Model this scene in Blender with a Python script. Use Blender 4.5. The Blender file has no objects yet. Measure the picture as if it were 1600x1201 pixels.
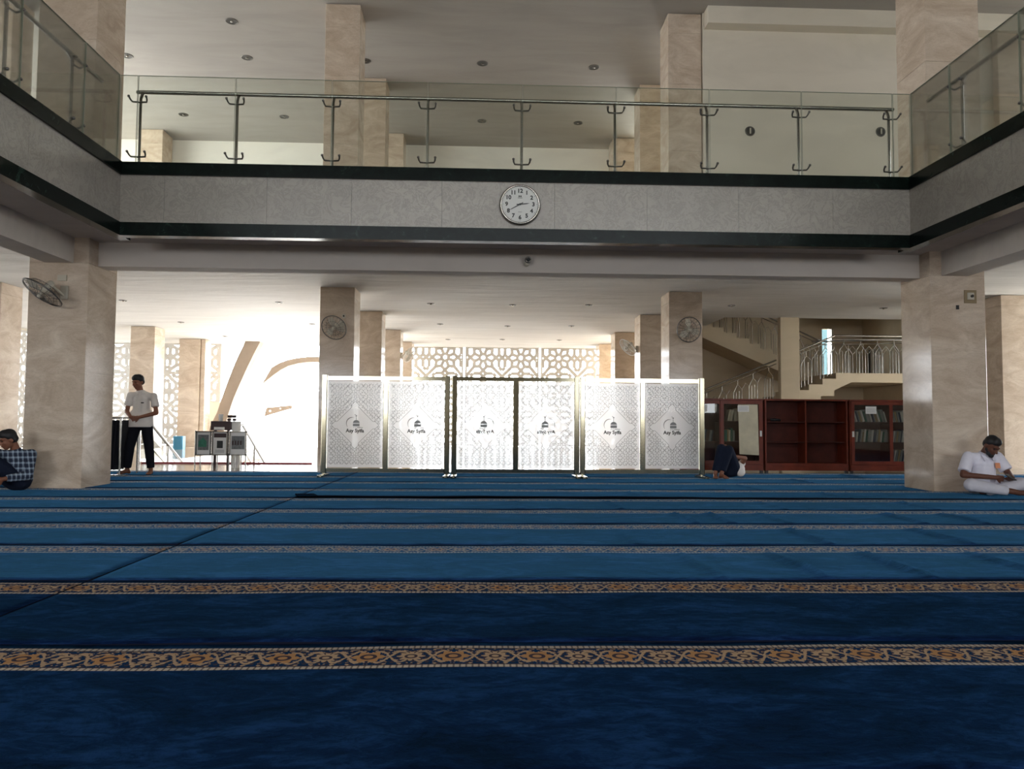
import bpy, bmesh, math, random
from math import sin, cos, pi, radians, sqrt, atan2
from mathutils import Vector, Matrix
random.seed(7)
C = bpy.context.scene.collection
scn = bpy.context.scene

# ------------------------------------------------------------------ camera
F_PX = 1170.0
cam_d = bpy.data.cameras.new('camera'); cam = bpy.data.objects.new('camera', cam_d); C.objects.link(cam)
cam_d.sensor_fit = 'HORIZONTAL'; cam_d.sensor_width = 36.0; cam_d.lens = 36.0 * F_PX / 1600.0
cam_d.clip_start = .05; cam_d.clip_end = 400
yw, pt, rl = radians(2.2), radians(2.84), radians(.4)
Fv = Vector((sin(yw)*cos(pt), cos(yw)*cos(pt), sin(pt)))
R0 = Fv.cross(Vector((0, 0, 1))).normalized(); U0 = R0.cross(Fv)
Rv = R0*cos(rl) + U0*sin(rl); Uv = U0*cos(rl) - R0*sin(rl)
cam.matrix_world = Matrix(((Rv.x, Uv.x, -Fv.x, 0), (Rv.y, Uv.y, -Fv.y, 0), (Rv.z, Uv.z, -Fv.z, .95), (0, 0, 0, 1)))
scn.camera = cam

# ------------------------------------------------------------------ light and exposure
scn.view_settings.view_transform = 'Standard'; scn.view_settings.look = 'None'
scn.view_settings.gamma = 1.0; scn.view_settings.exposure = -0.08
try: scn.view_settings.use_curve_mapping = False
except Exception: pass
scn.cycles.max_bounces = 10; scn.cycles.diffuse_bounces = 7; scn.cycles.glossy_bounces = 4
scn.cycles.transparent_max_bounces = 16; scn.cycles.transmission_bounces = 6
scn.cycles.sample_clamp_indirect = 6.0
scn.cycles.caustics_reflective = False; scn.cycles.caustics_refractive = False
w = bpy.data.worlds.new('sky'); scn.world = w; w.use_nodes = True
bg = w.node_tree.nodes['Background']
wn = w.node_tree
tc = wn.nodes.new('ShaderNodeTexCoord'); sp = wn.nodes.new('ShaderNodeSeparateXYZ'); rp = wn.nodes.new('ShaderNodeValToRGB')
wn.links.new(tc.outputs['Generated'], sp.inputs[0]); wn.links.new(sp.outputs['Z'], rp.inputs[0]); wn.links.new(rp.outputs[0], bg.inputs[0])
rp.color_ramp.elements[0].position = 0.0; rp.color_ramp.elements[0].color = (.93, .96, 1.0, 1)
rp.color_ramp.elements[1].position = .7; rp.color_ramp.elements[1].color = (.80, .90, 1.0, 1)
bg.inputs[1].default_value = 16.0

sun_d = bpy.data.lights.new('sun', 'SUN'); sun_d.energy = 24; sun_d.angle = radians(.53); sun_d.color = (1.0, .97, .93)
sun = bpy.data.objects.new('sun', sun_d); C.objects.link(sun); sun.rotation_euler = (radians(-42), 0, 0); sun.location = (0, 40, 30)

def portal(loc, rot, sx, sy):
    l = bpy.data.lights.new('sky_portal', 'AREA'); l.shape = 'RECTANGLE'; l.size = sx; l.size_y = sy; l.cycles.is_portal = True
    o = bpy.data.objects.new('sky_portal', l); o.location = loc; o.rotation_euler = rot; C.objects.link(o)
portal((-4.6, 29.2, 1.9), (-pi/2, 0, 0), 20, 3.9)            # outer wall, facing the hall
portal((-14.9, 20.5, 1.9), (0, -pi/2, 0), 3.9, 17)              # left side opening
portal((15.2, 14.8, 1.5), (0, pi/2, 0), 3.1, 3.4)               # right side opening
portal((-14.9, 20.5, 7.0), (0, -pi/2, 0), 3.2, 17)
portal((-8.05, -8.4, 2.6), (pi/2, 0, 0), 6.9, 2.3)  # portals for the added, unseen openings behind the camera
portal((8.05, -8.4, 2.6), (pi/2, 0, 0), 6.9, 2.3)
portal((0, -8.4, 7.65), (pi/2, 0, 0), 23, 1.1)
portal((15.2, 7.2, 8.05), (0, pi/2, 0), .5, 18)

# ------------------------------------------------------------------ materials
def srgb(r, g, b):
    f = lambda c: (c/255/12.92) if c/255 <= .04045 else ((c/255+.055)/1.055)**2.4
    return (f(r), f(g), f(b), 1)
class NT:
    def __init__(s, name):
        s.m = bpy.data.materials.new(name); s.m.use_nodes = True; s.t = s.m.node_tree
        s.b = s.t.nodes['Principled BSDF']; s.out = s.t.nodes['Material Output']
    def n(s, typ, **kw):
        x = s.t.nodes.new(typ)
        for k, v in kw.items(): setattr(x, k, v)
        return x
    def l(s, a, b): s.t.links.new(a, b)
    def math(s, op, a, b=None, c=None):
        x = s.n('ShaderNodeMath', operation=op)
        for i, v in enumerate((a, b, c)):
            if v is None: continue
            if isinstance(v, (int, float)): x.inputs[i].default_value = v
            else: s.l(v, x.inputs[i])
        return x.outputs[0]
    def mix(s, f, a, b):
        x = s.n('ShaderNodeMix', data_type='RGBA')
        for i, v in ((0, f), (6, a), (7, b)):
            if isinstance(v, (int, float, tuple)): x.inputs[i].default_value = v
            else: s.l(v, x.inputs[i])
        return x.outputs[2]
    def pos(s, scale=(1, 1, 1)):
        g = s.n('ShaderNodeNewGeometry'); mp = s.n('ShaderNodeMapping'); mp.inputs['Scale'].default_value = scale
        s.l(g.outputs['Position'], mp.inputs[0]); return mp.outputs[0]
    def noise(s, vec, scale, detail=4, rough=.55, dist=0):
        x = s.n('ShaderNodeTexNoise'); x.inputs['Scale'].default_value = scale; x.inputs['Detail'].default_value = detail
        x.inputs['Roughness'].default_value = rough; x.inputs['Distortion'].default_value = dist
        s.l(vec, x.inputs['Vector']); return x.outputs[0]
    def ramp(s, f, stops):
        x = s.n('ShaderNodeValToRGB'); cr = x.color_ramp
        while len(cr.elements) < len(stops): cr.elements.new(.5)
        for e, (p, c) in zip(cr.elements, stops): e.position = p; e.color = c
        s.l(f, x.inputs[0]); return x.outputs[0]
    def bump(s, h, strength=.2, dist=.01):
        x = s.n('ShaderNodeBump'); x.inputs['Strength'].default_value = strength; x.inputs['Distance'].default_value = dist
        s.l(h, x.inputs['Height']); s.l(x.outputs[0], s.b.inputs['Normal'])
def plain(name, col, rough=.5, metal=0, spec=.5, var=.0, scale=8):
    t = NT(name); t.b.inputs['Roughness'].default_value = rough; t.b.inputs['Metallic'].default_value = metal
    t.b.inputs['Specular IOR Level'].default_value = spec
    if var:
        n = t.noise(t.pos(), scale)
        d = tuple(max(0, c*(1-var)) for c in col[:3]) + (1,); e = tuple(min(1, c*(1+var)) for c in col[:3]) + (1,)
        t.l(t.ramp(n, [(.3, d), (.7, e)]), t.b.inputs['Base Color'])
    else: t.b.inputs['Base Color'].default_value = col
    return t.m
def marble_beige(name, a, b, c, rough=.13):
    t = NT(name)
    n1 = t.noise(t.pos((1, 1, 2.2)), 1.1, 7, .62, 1.6); n2 = t.noise(t.pos((1, 1, 4)), 5, 5, .6, 2.0); n3 = t.noise(t.pos(), .35, 2)
    base = t.ramp(n1, [(.32, a), (.52, b), (.72, c)])
    vein = t.ramp(n2, [(.47, (0, 0, 0, 1)), (.5, (1, 1, 1, 1)), (.53, (0, 0, 0, 1))])
    vm = t.math('MULTIPLY', vein, t.math('MULTIPLY', n3, .5))
    t.l(t.mix(vm, base, tuple(x*.55 for x in a[:3]) + (1,)), t.b.inputs['Base Color'])
    t.b.inputs['Roughness'].default_value = rough; t.b.inputs['Specular IOR Level'].default_value = .22
    return t.m
M = {}
M['marble'] = marble_beige('beige_marble', srgb(184, 165, 145), srgb(202, 185, 166), srgb(219, 205, 187))
def crinkle():
    t = NT('grey_marble'); p = t.pos()
    n = t.noise(p, 5.5, 10, .75, .9); n2 = t.noise(p, 1.2, 3, .5, .8); n3 = t.noise(p, 30, 3)
    v = t.ramp(n, [(.44, srgb(176, 170, 160)), (.495, srgb(142, 138, 130)), (.53, srgb(178, 172, 163)), (.64, srgb(160, 154, 146))])
    v = t.mix(t.math('MULTIPLY', n2, .8), v, srgb(128, 122, 115)); v = t.mix(t.math('MULTIPLY', n3, .2), v, srgb(180, 176, 168))
    t.l(v, t.b.inputs['Base Color']); t.b.inputs['Roughness'].default_value = .3; t.b.inputs['Specular IOR Level'].default_value = .35
    return t.m
M['granite'] = crinkle()
def green():
    t = NT('dark_green_marble'); p = t.pos(); n = t.noise(p, 5, 8, .7, 1.5)
    t.l(t.ramp(n, [(.35, srgb(8, 13, 11)), (.6, srgb(16, 26, 22)), (.72, srgb(48, 66, 58))]), t.b.inputs['Base Color'])
    t.b.inputs['Roughness'].default_value = .2; t.b.inputs['Specular IOR Level'].default_value = .09
    return t.m
M['green'] = green()
def plaster(name, col, streak=True):
    t = NT(name); n = t.noise(t.pos((.35, 1.6, 1)), 1.3, 5, .6, .6)
    d = tuple(c*.90 for c in col[:3]) + (1,)
    t.l(t.ramp(n, [(.35, d), (.6, col)]), t.b.inputs['Base Color'])
    t.b.inputs['Roughness'].default_value = .75; t.b.inputs['Specular IOR Level'].default_value = .2
    if streak: t.bump(n, .7, .05)
    return t.m
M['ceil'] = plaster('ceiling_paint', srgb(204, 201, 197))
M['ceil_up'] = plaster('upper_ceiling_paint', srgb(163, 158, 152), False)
M['beam'] = plaster('beam_paint', srgb(206, 198, 190), False)
M['wall'] = plaster('cream_wall_paint', srgb(214, 206, 190), False); M['wallfar'] = plaster('end_wall_paint_brightened', srgb(240, 237, 228), False)  # end wall copy of the paint lightened to look more brightly lit
M['stairwall'] = plaster('beige_stair_paint', srgb(196, 180, 154), False)
def tile():
    t = NT('polished_floor_tile'); b = t.n('ShaderNodeTexBrick'); b.offset = 0
    b.inputs['Scale'].default_value = 1; b.inputs['Brick Width'].default_value = .6; b.inputs['Row Height'].default_value = .6
    b.inputs['Mortar Size'].default_value = .004; b.inputs['Color1'].default_value = srgb(168, 156, 142); b.inputs['Color2'].default_value = srgb(160, 148, 134)
    b.inputs['Mortar'].default_value = srgb(120, 110, 100); t.l(t.pos(), b.inputs[0]); t.l(b.outputs[0], t.b.inputs['Base Color'])
    t.b.inputs['Roughness'].default_value = .12
    return t.m
M['tile'] = tile()
M['steel'] = plain('brushed_steel', (.36, .34, .31, 1), .25, 1.0)
M['chrome'] = plain('polished_steel', (.29, .265, .19, 1), .14, 1.0)
M['darksteel'] = plain('dull_steel', (.16, .15, .14, 1), .35, 1.0)
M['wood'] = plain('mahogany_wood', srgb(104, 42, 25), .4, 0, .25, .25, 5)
M['wood_shaded'] = plain('mahogany_shaded_inside', srgb(72, 29, 20), .5, 0, .2, .25, 5)  # mahogany darkened in colour for the shade inside the cases
M['black'] = plain('black_plastic', (.012, .012, .013, 1), .45)
M['darkhole'] = plain('dark_reflector', (.05, .045, .04, 1), .35, .3)
M['white'] = plain('white_plastic', (.72, .71, .68, 1), .4)
M['offwhite'] = plain('yellowed_plastic', (.50, .46, .37, 1), .45)
M['paper'] = plain('white_paper', (.72, .71, .68, 1), .8)
M['oldpaper'] = plain('beige_paper', srgb(190, 182, 158), .8, 0, .2, .12, 6)
M['red'] = plain('red_edge_paint', srgb(150, 50, 60), .5)
M['bluebin'] = plain('blue_plastic', srgb(70, 150, 190), .5)
M['orange'] = plain('orange_paint', srgb(215, 130, 80), .6)
M['portal_stone'] = plain('buff_exterior_render', srgb(150, 136, 122), .8, 0, .2, .06, 3)
M['pave'] = plain('pale_paving', srgb(215, 210, 200), .7)
M['lattice'] = plain('pale_grc_lattice', srgb(196, 193, 188), .7, 0, .3)
M['face'] = plain('clock_face_white', (.60, .60, .57, 1), .5)
M['ink'] = plain('black_ink', (.015, .016, .015, 1), .5)
M['bluewin'] = plain('blue_exterior_wall', (.045, .10, .125, 1), .6)
M['curtain'] = plain('white_curtain', srgb(220, 214, 205), .8)
def glass(name, tint, refl=1.0):
    t = NT(name); t.t.nodes.remove(t.b)
    tr = t.n('ShaderNodeBsdfTransparent'); tr.inputs[0].default_value = tint
    gl = t.n('ShaderNodeBsdfGlossy'); gl.inputs['Roughness'].default_value = .02
    lw = t.n('ShaderNodeFresnel'); lw.inputs[0].default_value = 1.45
    mx = t.n('ShaderNodeMixShader'); t.l(t.math('MULTIPLY', lw.outputs[0], refl), mx.inputs[0]); t.l(tr.outputs[0], mx.inputs[1]); t.l(gl.outputs[0], mx.inputs[2])
    t.l(mx.outputs[0], t.out.inputs[0]); return t.m
M['glass'] = glass('clear_glass', (.93, .95, .925, 1), .7)
M['clear'] = glass('thin_clear_glass', (.995, .998, .995, 1), .3)
M['cabglass'] = glass('cabinet_glass', (.80, .80, .78, 1), .8)
M['glassedge'] = plain('green_glass_edge', srgb(150, 156, 140), .2)
def frosted():
    t = NT('frosted_white_film'); t.t.nodes.remove(t.b)
    tr = t.n('ShaderNodeBsdfTransparent'); tr.inputs[0].default_value = (1, 1, 1, 1)
    tl = t.n('ShaderNodeBsdfTranslucent'); tl.inputs[0].default_value = (.97, .98, 1.0, 1)
    rf = t.n('ShaderNodeBsdfRefraction'); rf.inputs[0].default_value = (1, 1, 1, 1); rf.inputs['Roughness'].default_value = .62; rf.inputs['IOR'].default_value = 1.35
    a = t.n('ShaderNodeMixShader'); a.inputs[0].default_value = .30; t.l(tl.outputs[0], a.inputs[1]); t.l(rf.outputs[0], a.inputs[2])
    b = t.n('ShaderNodeMixShader'); b.inputs[0].default_value = .12; t.l(a.outputs[0], b.inputs[1]); t.l(tr.outputs[0], b.inputs[2])
    t.l(b.outputs[0], t.out.inputs[0]); return t.m
M['frost'] = frosted()
M['filmline'] = plain('grey_film_line', (.20, .21, .21, 1), .5)

def carpet_mat(name, sheen, k):
    t = NT(name); g = t.n('ShaderNodeUVMap'); g.uv_map = 'UVMap'
    s = t.n('ShaderNodeSeparateXYZ'); t.l(g.outputs[0], s.inputs[0]); X, V = s.outputs[0], s.outputs[1]
    mp = t.pos((.8, 1.4, 1)); n1 = t.noise(mp, 1.9, 7, .7, 1.2); p2 = t.pos((1, 2.2, 1)); p2.node.inputs['Rotation'].default_value = (0, 0, radians(24)); n2 = t.noise(p2, 9, 6, .78, .8); n3 = t.noise(t.pos(), 160, 2)
    f = t.math('ADD', t.math('MULTIPLY', n1, .6), t.math('MULTIPLY', n2, .4))
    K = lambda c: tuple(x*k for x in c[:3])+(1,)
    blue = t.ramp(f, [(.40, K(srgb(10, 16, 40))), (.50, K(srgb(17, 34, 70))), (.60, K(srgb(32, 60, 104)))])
    # border band: v .05 - .32 from the far edge
    P = .335
    u = t.math('FRACT', t.math('DIVIDE', X, P)); mu = t.math('ABSOLUTE', t.math('SUBTRACT', u, .5))      # 0 at the motif centre
    v = t.math('SUBTRACT', t.math('DIVIDE', t.math('SUBTRACT', V, .05), .27), .5)                        # -.5 .. .5 in the band
    inb = t.math('LESS_THAN', t.math('ABSOLUTE', v), .5)
    edge = t.math('GREATER_THAN', t.math('ABSOLUTE', v), .37)
    def flower(ux, r0, kk, amp):
        x = t.math('MULTIPLY', ux, P); y = t.math('MULTIPLY', v, .27)
        r = t.math('SQRT', t.math('ADD', t.math('MULTIPLY', x, x), t.math('MULTIPLY', y, y)))
        a = t.math('ARCTAN2', y, x); pr = t.math('MULTIPLY', t.math('ADD', 1.0, t.math('MULTIPLY', t.math('COSINE', t.math('MULTIPLY', a, kk)), amp)), r0)
        return t.math('LESS_THAN', r, pr), t.math('LESS_THAN', t.math('ABSOLUTE', t.math('SUBTRACT', r, r0*.45)), r0*.13), r
    fa, ra, _ = flower(t.math('SUBTRACT', u, .5), .045, 8, .28)
    ub = t.math('SUBTRACT', t.math('ABSOLUTE', t.math('SUBTRACT', u, .5)), .5)
    fb, rb, _ = flower(ub, .058, 6, .16)
    sw = t.math('MULTIPLY', t.math('SINE', t.math('MULTIPLY', mu, 2*pi*2)), .24)
    wob = t.math('MULTIPLY', t.math('SUBTRACT', n2, .5), .25)
    vine = t.math('LESS_THAN', t.math('ABSOLUTE', t.math('ADD', t.math('SUBTRACT', v, sw), wob)), .04)
    vine2 = t.math('LESS_THAN', t.math('ABSOLUTE', t.math('ADD', v, t.math('ADD', sw, wob))), .045)
    uv2 = t.n('ShaderNodeCombineXYZ'); t.l(t.math('MULTIPLY', mu, P*46), uv2.inputs[0]); t.l(t.math('MULTIPLY', v, .27*46), uv2.inputs[1])
    vo = t.n('ShaderNodeTexVoronoi'); vo.inputs['Scale'].default_value = 1.0; t.l(uv2.outputs[0], vo.inputs['Vector'])
    leaf = t.math('LESS_THAN', vo.outputs['Distance'], .42)
    gold, orange, brown, navy, cream = srgb(178, 146, 110), srgb(176, 128, 76), srgb(66, 48, 46), srgb(16, 36, 68), srgb(190, 172, 150)
    c = t.mix(leaf, navy, brown)
    leaf2 = t.math('GREATER_THAN', t.noise(uv2.outputs[0], .8, 2), .57); c = t.mix(leaf2, c, gold)
    c = t.mix(vine, c, gold); c = t.mix(vine2, c, gold); c = t.mix(fa, c, gold); c = t.mix(ra, c, brown); c = t.mix(fb, c, orange); c = t.mix(rb, c, brown)
    bead = t.math('GREATER_THAN', t.math('SINE', t.math('MULTIPLY', X, 260)), .55)
    ec = t.mix(t.math('MULTIPLY', bead, .7), cream, brown)
    line = t.math('LESS_THAN', t.math('ABSOLUTE', t.math('SUBTRACT', t.math('ABSOLUTE', v), .375)), .016)
    c = t.mix(edge, c, ec); c = t.mix(line, c, brown)
    t.l(t.mix(inb, blue, c), t.b.inputs['Base Color'])
    t.b.inputs['Roughness'].default_value = .95; t.b.inputs['Specular IOR Level'].default_value = .0
    t.b.inputs['Sheen Weight'].default_value = sheen; t.b.inputs['Sheen Roughness'].default_value = .45; t.b.inputs['Sheen Tint'].default_value = (.12, .45, .8, 1)
    h = t.math('ADD', t.math('MULTIPLY', f, 1.0), t.math('MULTIPLY', n3, .12)); t.bump(h, .55, .03)
    return t.m
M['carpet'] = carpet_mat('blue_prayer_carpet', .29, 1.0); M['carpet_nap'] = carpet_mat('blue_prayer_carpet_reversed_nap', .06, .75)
M['underlay'] = plain('dark_carpet_backing', (.008, .010, .02, 1), .95, 0, .05)
def plaid():
    t = NT('blue_plaid_cloth'); p = t.n('ShaderNodeTexCoord'); s = t.n('ShaderNodeSeparateXYZ'); t.l(p.outputs['Object'], s.inputs[0])
    def band(a, per, wd, off=0): return t.math('LESS_THAN', t.math('FRACT', t.math('ADD', t.math('DIVIDE', a, per), off)), wd)
    x = t.math('ADD', s.outputs[0], s.outputs[1])
    a = t.math('ADD', band(x, .07, .33), band(s.outputs[2], .07, .33)); b = t.math('ADD', band(x, .07, .06, .45), band(s.outputs[2], .07, .06, .45))
    c = t.mix(t.math('MULTIPLY', a, .5), srgb(24, 36, 60), srgb(150, 165, 180)); c = t.mix(t.math('MINIMUM', b, 1), c, srgb(10, 14, 24))
    t.l(c, t.b.inputs['Base Color']); t.b.inputs['Roughness'].default_value = .85; return t.m
M['plaid'] = plaid()
M['skin'] = plain('brown_skin', srgb(128, 84, 64), .55, 0, .35)
M['skin2'] = plain('dark_brown_skin', srgb(98, 62, 48), .55, 0, .35)
M['hair'] = plain('black_hair', (.010, .009, .010, 1), .6)
M['shirtgrey'] = plain('light_grey_shirt_cloth', srgb(216, 211, 206), .9, 0, .15, .05, 12)
M['shirtwhite'] = plain('white_shirt_cloth', srgb(222, 219, 230), .9, 0, .15, .05, 12)
M['trouserblack'] = plain('black_trouser_cloth', srgb(24, 25, 32), .9, 0, .15)
M['trouserwhite'] = plain('white_trouser_cloth', srgb(200, 197, 205), .9, 0, .15, .05, 12)
M['jeans'] = plain('navy_trouser_cloth', srgb(24, 30, 46), .9, 0, .15)
M['patch'] = plain('orange_shirt_print', srgb(225, 150, 110), .8)
M['greenpic'] = plain('green_poster_print', srgb(60, 120, 98), .6, 0, .3, .3, 20)
M['greypic'] = plain('grey_poster_print', srgb(110, 112, 112), .6, 0, .3, .3, 25)
M['darkbox'] = plain('dark_brown_board', srgb(62, 46, 46), .6)

# ------------------------------------------------------------------ mesh helpers
def Vv(p): return Vector(p)
class MB:
    def __init__(s): s.v = []; s.f = []; s.mi = []; s.sm = []; s.cur = 0
    def add(s, vs, fs, smooth=False):
        o = len(s.v); s.v += [tuple(v) for v in vs]
        for f in fs: s.f.append([i+o for i in f]); s.mi.append(s.cur); s.sm.append(smooth)
    def box(s, x0, x1, y0, y1, z0, z1):
        s.add([(x0, y0, z0), (x1, y0, z0), (x1, y1, z0), (x0, y1, z0), (x0, y0, z1), (x1, y0, z1), (x1, y1, z1), (x0, y1, z1)],
              [(0, 3, 2, 1), (4, 5, 6, 7), (0, 1, 5, 4), (1, 2, 6, 5), (2, 3, 7, 6), (3, 0, 4, 7)]); return s
    def cbox(s, x0, x1, y0, y1, z0, z1, b=.01):       # a box with chamfered vertical edges and top
        pts = [(x0+b, y0), (x1-b, y0), (x1, y0+b), (x1, y1-b), (x1-b, y1), (x0+b, y1), (x0, y1-b), (x0, y0+b)]
        s.prism([(p[0], p[1], z0) for p in pts], (0, 0, z1-z0)); return s
    def prism(s, pts, d):
        pts = [Vv(p) for p in pts]; d = Vv(d); n = len(pts)
        s.add(pts + [p+d for p in pts], [tuple(range(n))[::-1], tuple(range(n, 2*n))] + [(i, (i+1) % n, n+(i+1) % n, n+i) for i in range(n)]); return s
    def tube(s, path, r, seg=8, cap=True, smooth=True):
        path = [Vv(p) for p in path]; n = len(path); rs = r if isinstance(r, (list, tuple)) else [r]*n
        up = None; base = len(s.v); vs = []
        for i, p in enumerate(path):
            t = (path[min(i+1, n-1)]-path[max(i-1, 0)]).normalized()
            if up is None:
                up = Vector((0, 0, 1)) if abs(t.z) < .9 else Vector((1, 0, 0))
            a = t.cross(up)
            if a.length < 1e-4: a = t.cross(Vector((0, 1, 0)))
            a.normalize(); b = a.cross(t); up = b
            for k in range(seg): vs.append(p + (a*cos(2*pi*k/seg)+b*sin(2*pi*k/seg))*rs[i])
        fs = [(i*seg+k, i*seg+(k+1) % seg, (i+1)*seg+(k+1) % seg, (i+1)*seg+k) for i in range(n-1) for k in range(seg)]
        s.add(vs, fs, smooth)
        if cap: s.add(vs[:seg], [tuple(range(seg))]); s.add(vs[-seg:], [tuple(range(seg))[::-1]])
        return s
    def bar(s, a, b, wd, d, nrm=(0, 1, 0)):            # flat strip with thickness from a to b; wd across, d along nrm
        a, b, nrm = Vv(a), Vv(b), Vv(nrm).normalized(); t = (b-a).normalized(); x = t.cross(nrm).normalized()*wd/2; q = nrm*d
        s.prism([a-x, b-x, b+x, a+x], q); return s
    def ring(s, c, n, R, r, seg=28, rs=6):
        c, n = Vv(c), Vv(n).normalized(); a = n.orthogonal().normalized(); b = n.cross(a); vs = []
        for i in range(seg):
            d = a*cos(2*pi*i/seg)+b*sin(2*pi*i/seg)
            for k in range(rs): vs.append(c+d*(R+r*cos(2*pi*k/rs))+n*r*sin(2*pi*k/rs))
        s.add(vs, [(i*rs+k, ((i+1) % seg)*rs+k, ((i+1) % seg)*rs+(k+1) % rs, i*rs+(k+1) % rs) for i in range(seg) for k in range(rs)], True); return s
    def ell(s, c, rx, ry, rz, seg=14, rg=9, rot=None):
        c = Vv(c); vs = []
        for j in range(1, rg):
            ph = pi*j/rg
            for i in range(seg): vs.append(Vector((rx*sin(ph)*cos(2*pi*i/seg), ry*sin(ph)*sin(2*pi*i/seg), rz*cos(ph))))
        vs += [Vector((0, 0, rz)), Vector((0, 0, -rz))]
        if rot is not None: vs = [rot @ v for v in vs]
        fs = [((j)*seg+i, (j+1)*seg+i, (j+1)*seg+(i+1) % seg, j*seg+(i+1) % seg) for j in range(rg-2) for i in range(seg)]
        a = (rg-1)*seg
        fs += [(a, i, (i+1) % seg) for i in range(seg)] + [(a+1, (rg-2)*seg+(i+1) % seg, (rg-2)*seg+i) for i in range(seg)]
        s.add([c+v for v in vs], fs, True); return s
    def cone(s, a, ra, b, rb, seg=14): return s.tube([a, b], [ra, rb], seg)
    def cap(s, a, ra, b, rb, seg=12):                  # capsule
        s.tube([a, b], [ra, rb], seg); s.ell(a, ra, ra, ra, seg, 7); s.ell(b, rb, rb, rb, seg, 7); return s
    def build(s, name, mat, parent=None):
        me = bpy.data.meshes.new(name); off = Vector(parent_loc(parent)) if parent else Vector((0, 0, 0))
        me.from_pydata([tuple(Vector(v)-off) for v in s.v], [], s.f)
        for m in (mat if isinstance(mat, (list, tuple)) else [mat]): me.materials.append(m)
        for p, mi, sm in zip(me.polygons, s.mi, s.sm): p.material_index = mi; p.use_smooth = sm
        bb = bmesh.new(); bb.from_mesh(me); bmesh.ops.recalc_face_normals(bb, faces=bb.faces); bb.to_mesh(me); bb.free()
        o = bpy.data.objects.new(name, me); C.objects.link(o)
        if parent: o.parent = parent
        return o
ROOT = {}
def parent_loc(p):
    a = Vector((0, 0, 0))
    while p is not None: a += p.location; p = p.parent
    return a
def thing(name, label, cat, loc=(0, 0, 0), group=None):
    o = bpy.data.objects.new(name, None); C.objects.link(o); o.location = loc; o.empty_display_size = .1
    return tag(o, label, cat, group)
def tag(o, label, cat, group=None, kind=None):
    o['label'] = label; o['category'] = cat
    if group: o['group'] = group
    if kind: o['kind'] = kind
    return o
def struct(o): o['kind'] = 'structure'; return o
def dup(root, label=None, loc=None, rz=None):
    def cp(o, par):
        c = o.copy(); C.objects.link(c)
        if par is not None: c.parent = par
        for ch in list(o.children): cp(ch, c)
        return c
    kids = list(root.children); r = root.copy(); C.objects.link(r)
    for k in kids: cp(k, r)
    if label: r['label'] = label
    if loc is not None: r.location = loc
    if rz is not None: r.rotation_euler = (0, 0, rz)
    return r
def S(name, mb, mat): return struct(mb.build(name, mat))

# ------------------------------------------------------------------ the setting
XL, XR = -14.6, 14.9          # outer walls
ZC, ZF, ZU = 3.8, 4.19, 10.0  # lower ceiling, upper floor, upper ceiling
fl = MB(); fl.box(XL, XR, -8, 16.5, -.3, 0); fl.box(XL, -7.3, 16.5, 28.9, -.3, 0); fl.box(-3.7, XR, 16.5, 28.9, -.3, 0)
S('floor', fl, M['tile'])
st = MB()
for i in range(14): st.box(-7.3, -3.7, 16.5+i*.3, 16.5+(i+1)*.3, -2.4, -.16*(i+1))
st.box(-7.3, -3.7, 20.7, 60, -2.6, -2.25)
S('floor_entrance_steps', st, M['pave'])
S('ground_outside', MB().box(-60, 60, 29.0, 90, -2.6, -2.3), M['pave'])
S('ground_left', MB().box(-60, XL-.3, -30, 29, -.8, -.4), M['pave'])
S('ground_right', MB().box(XR+.3, 60, -30, 29, -.8, -.4), M['pave'])
# lower ceiling / upper floor slab, with the void in the middle and the stair well cut out
ce = MB()
ce.box(XL, -5.6, -8, 28.9, ZC, ZF-.01); ce.box(-5.6, 6.5, 10.6, 28.9, ZC, ZF-.01)
ce.box(6.5, 12.0, -8, 19.85, ZC, ZF-.01); ce.box(12.0, XR, -8, 19.85, ZC, ZF-.01)
S('ceiling', ce, M['ceil'])
so = MB(); so.box(-5.62, 6.55, 9.62, 10.62, 3.42, ZF-.012); so.box(-5.62, -4.72, -8, 9.62, 3.42, ZF-.012); so.box(5.7, 6.55, -8, 9.62, 3.42, ZF-.012)
S('trim_1', so, M['beam'])
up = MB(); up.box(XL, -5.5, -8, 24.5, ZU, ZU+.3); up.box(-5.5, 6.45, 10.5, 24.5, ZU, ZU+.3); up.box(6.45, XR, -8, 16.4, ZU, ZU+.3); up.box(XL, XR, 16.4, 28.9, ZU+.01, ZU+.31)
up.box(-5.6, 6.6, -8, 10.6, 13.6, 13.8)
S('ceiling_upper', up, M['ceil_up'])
# beams round the void
bm_ = MB(); bm_.box(-5.42, 6.37, 10.6, 10.9, 3.08, ZC+.01); S('trim_2', bm_, M['beam'])
S('trim_3', MB().box(-5.98, -5.6, -8, 10.36, 3.07, ZC+.01), M['beam'])
S('trim_4', MB().box(6.52, 6.9, -8, 10.36, 3.07, ZC+.01), M['beam'])
S('trim_5', MB().box(4.8, XR, 15.65, 15.97, 9.62, ZU+.01), M['wall'])
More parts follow.
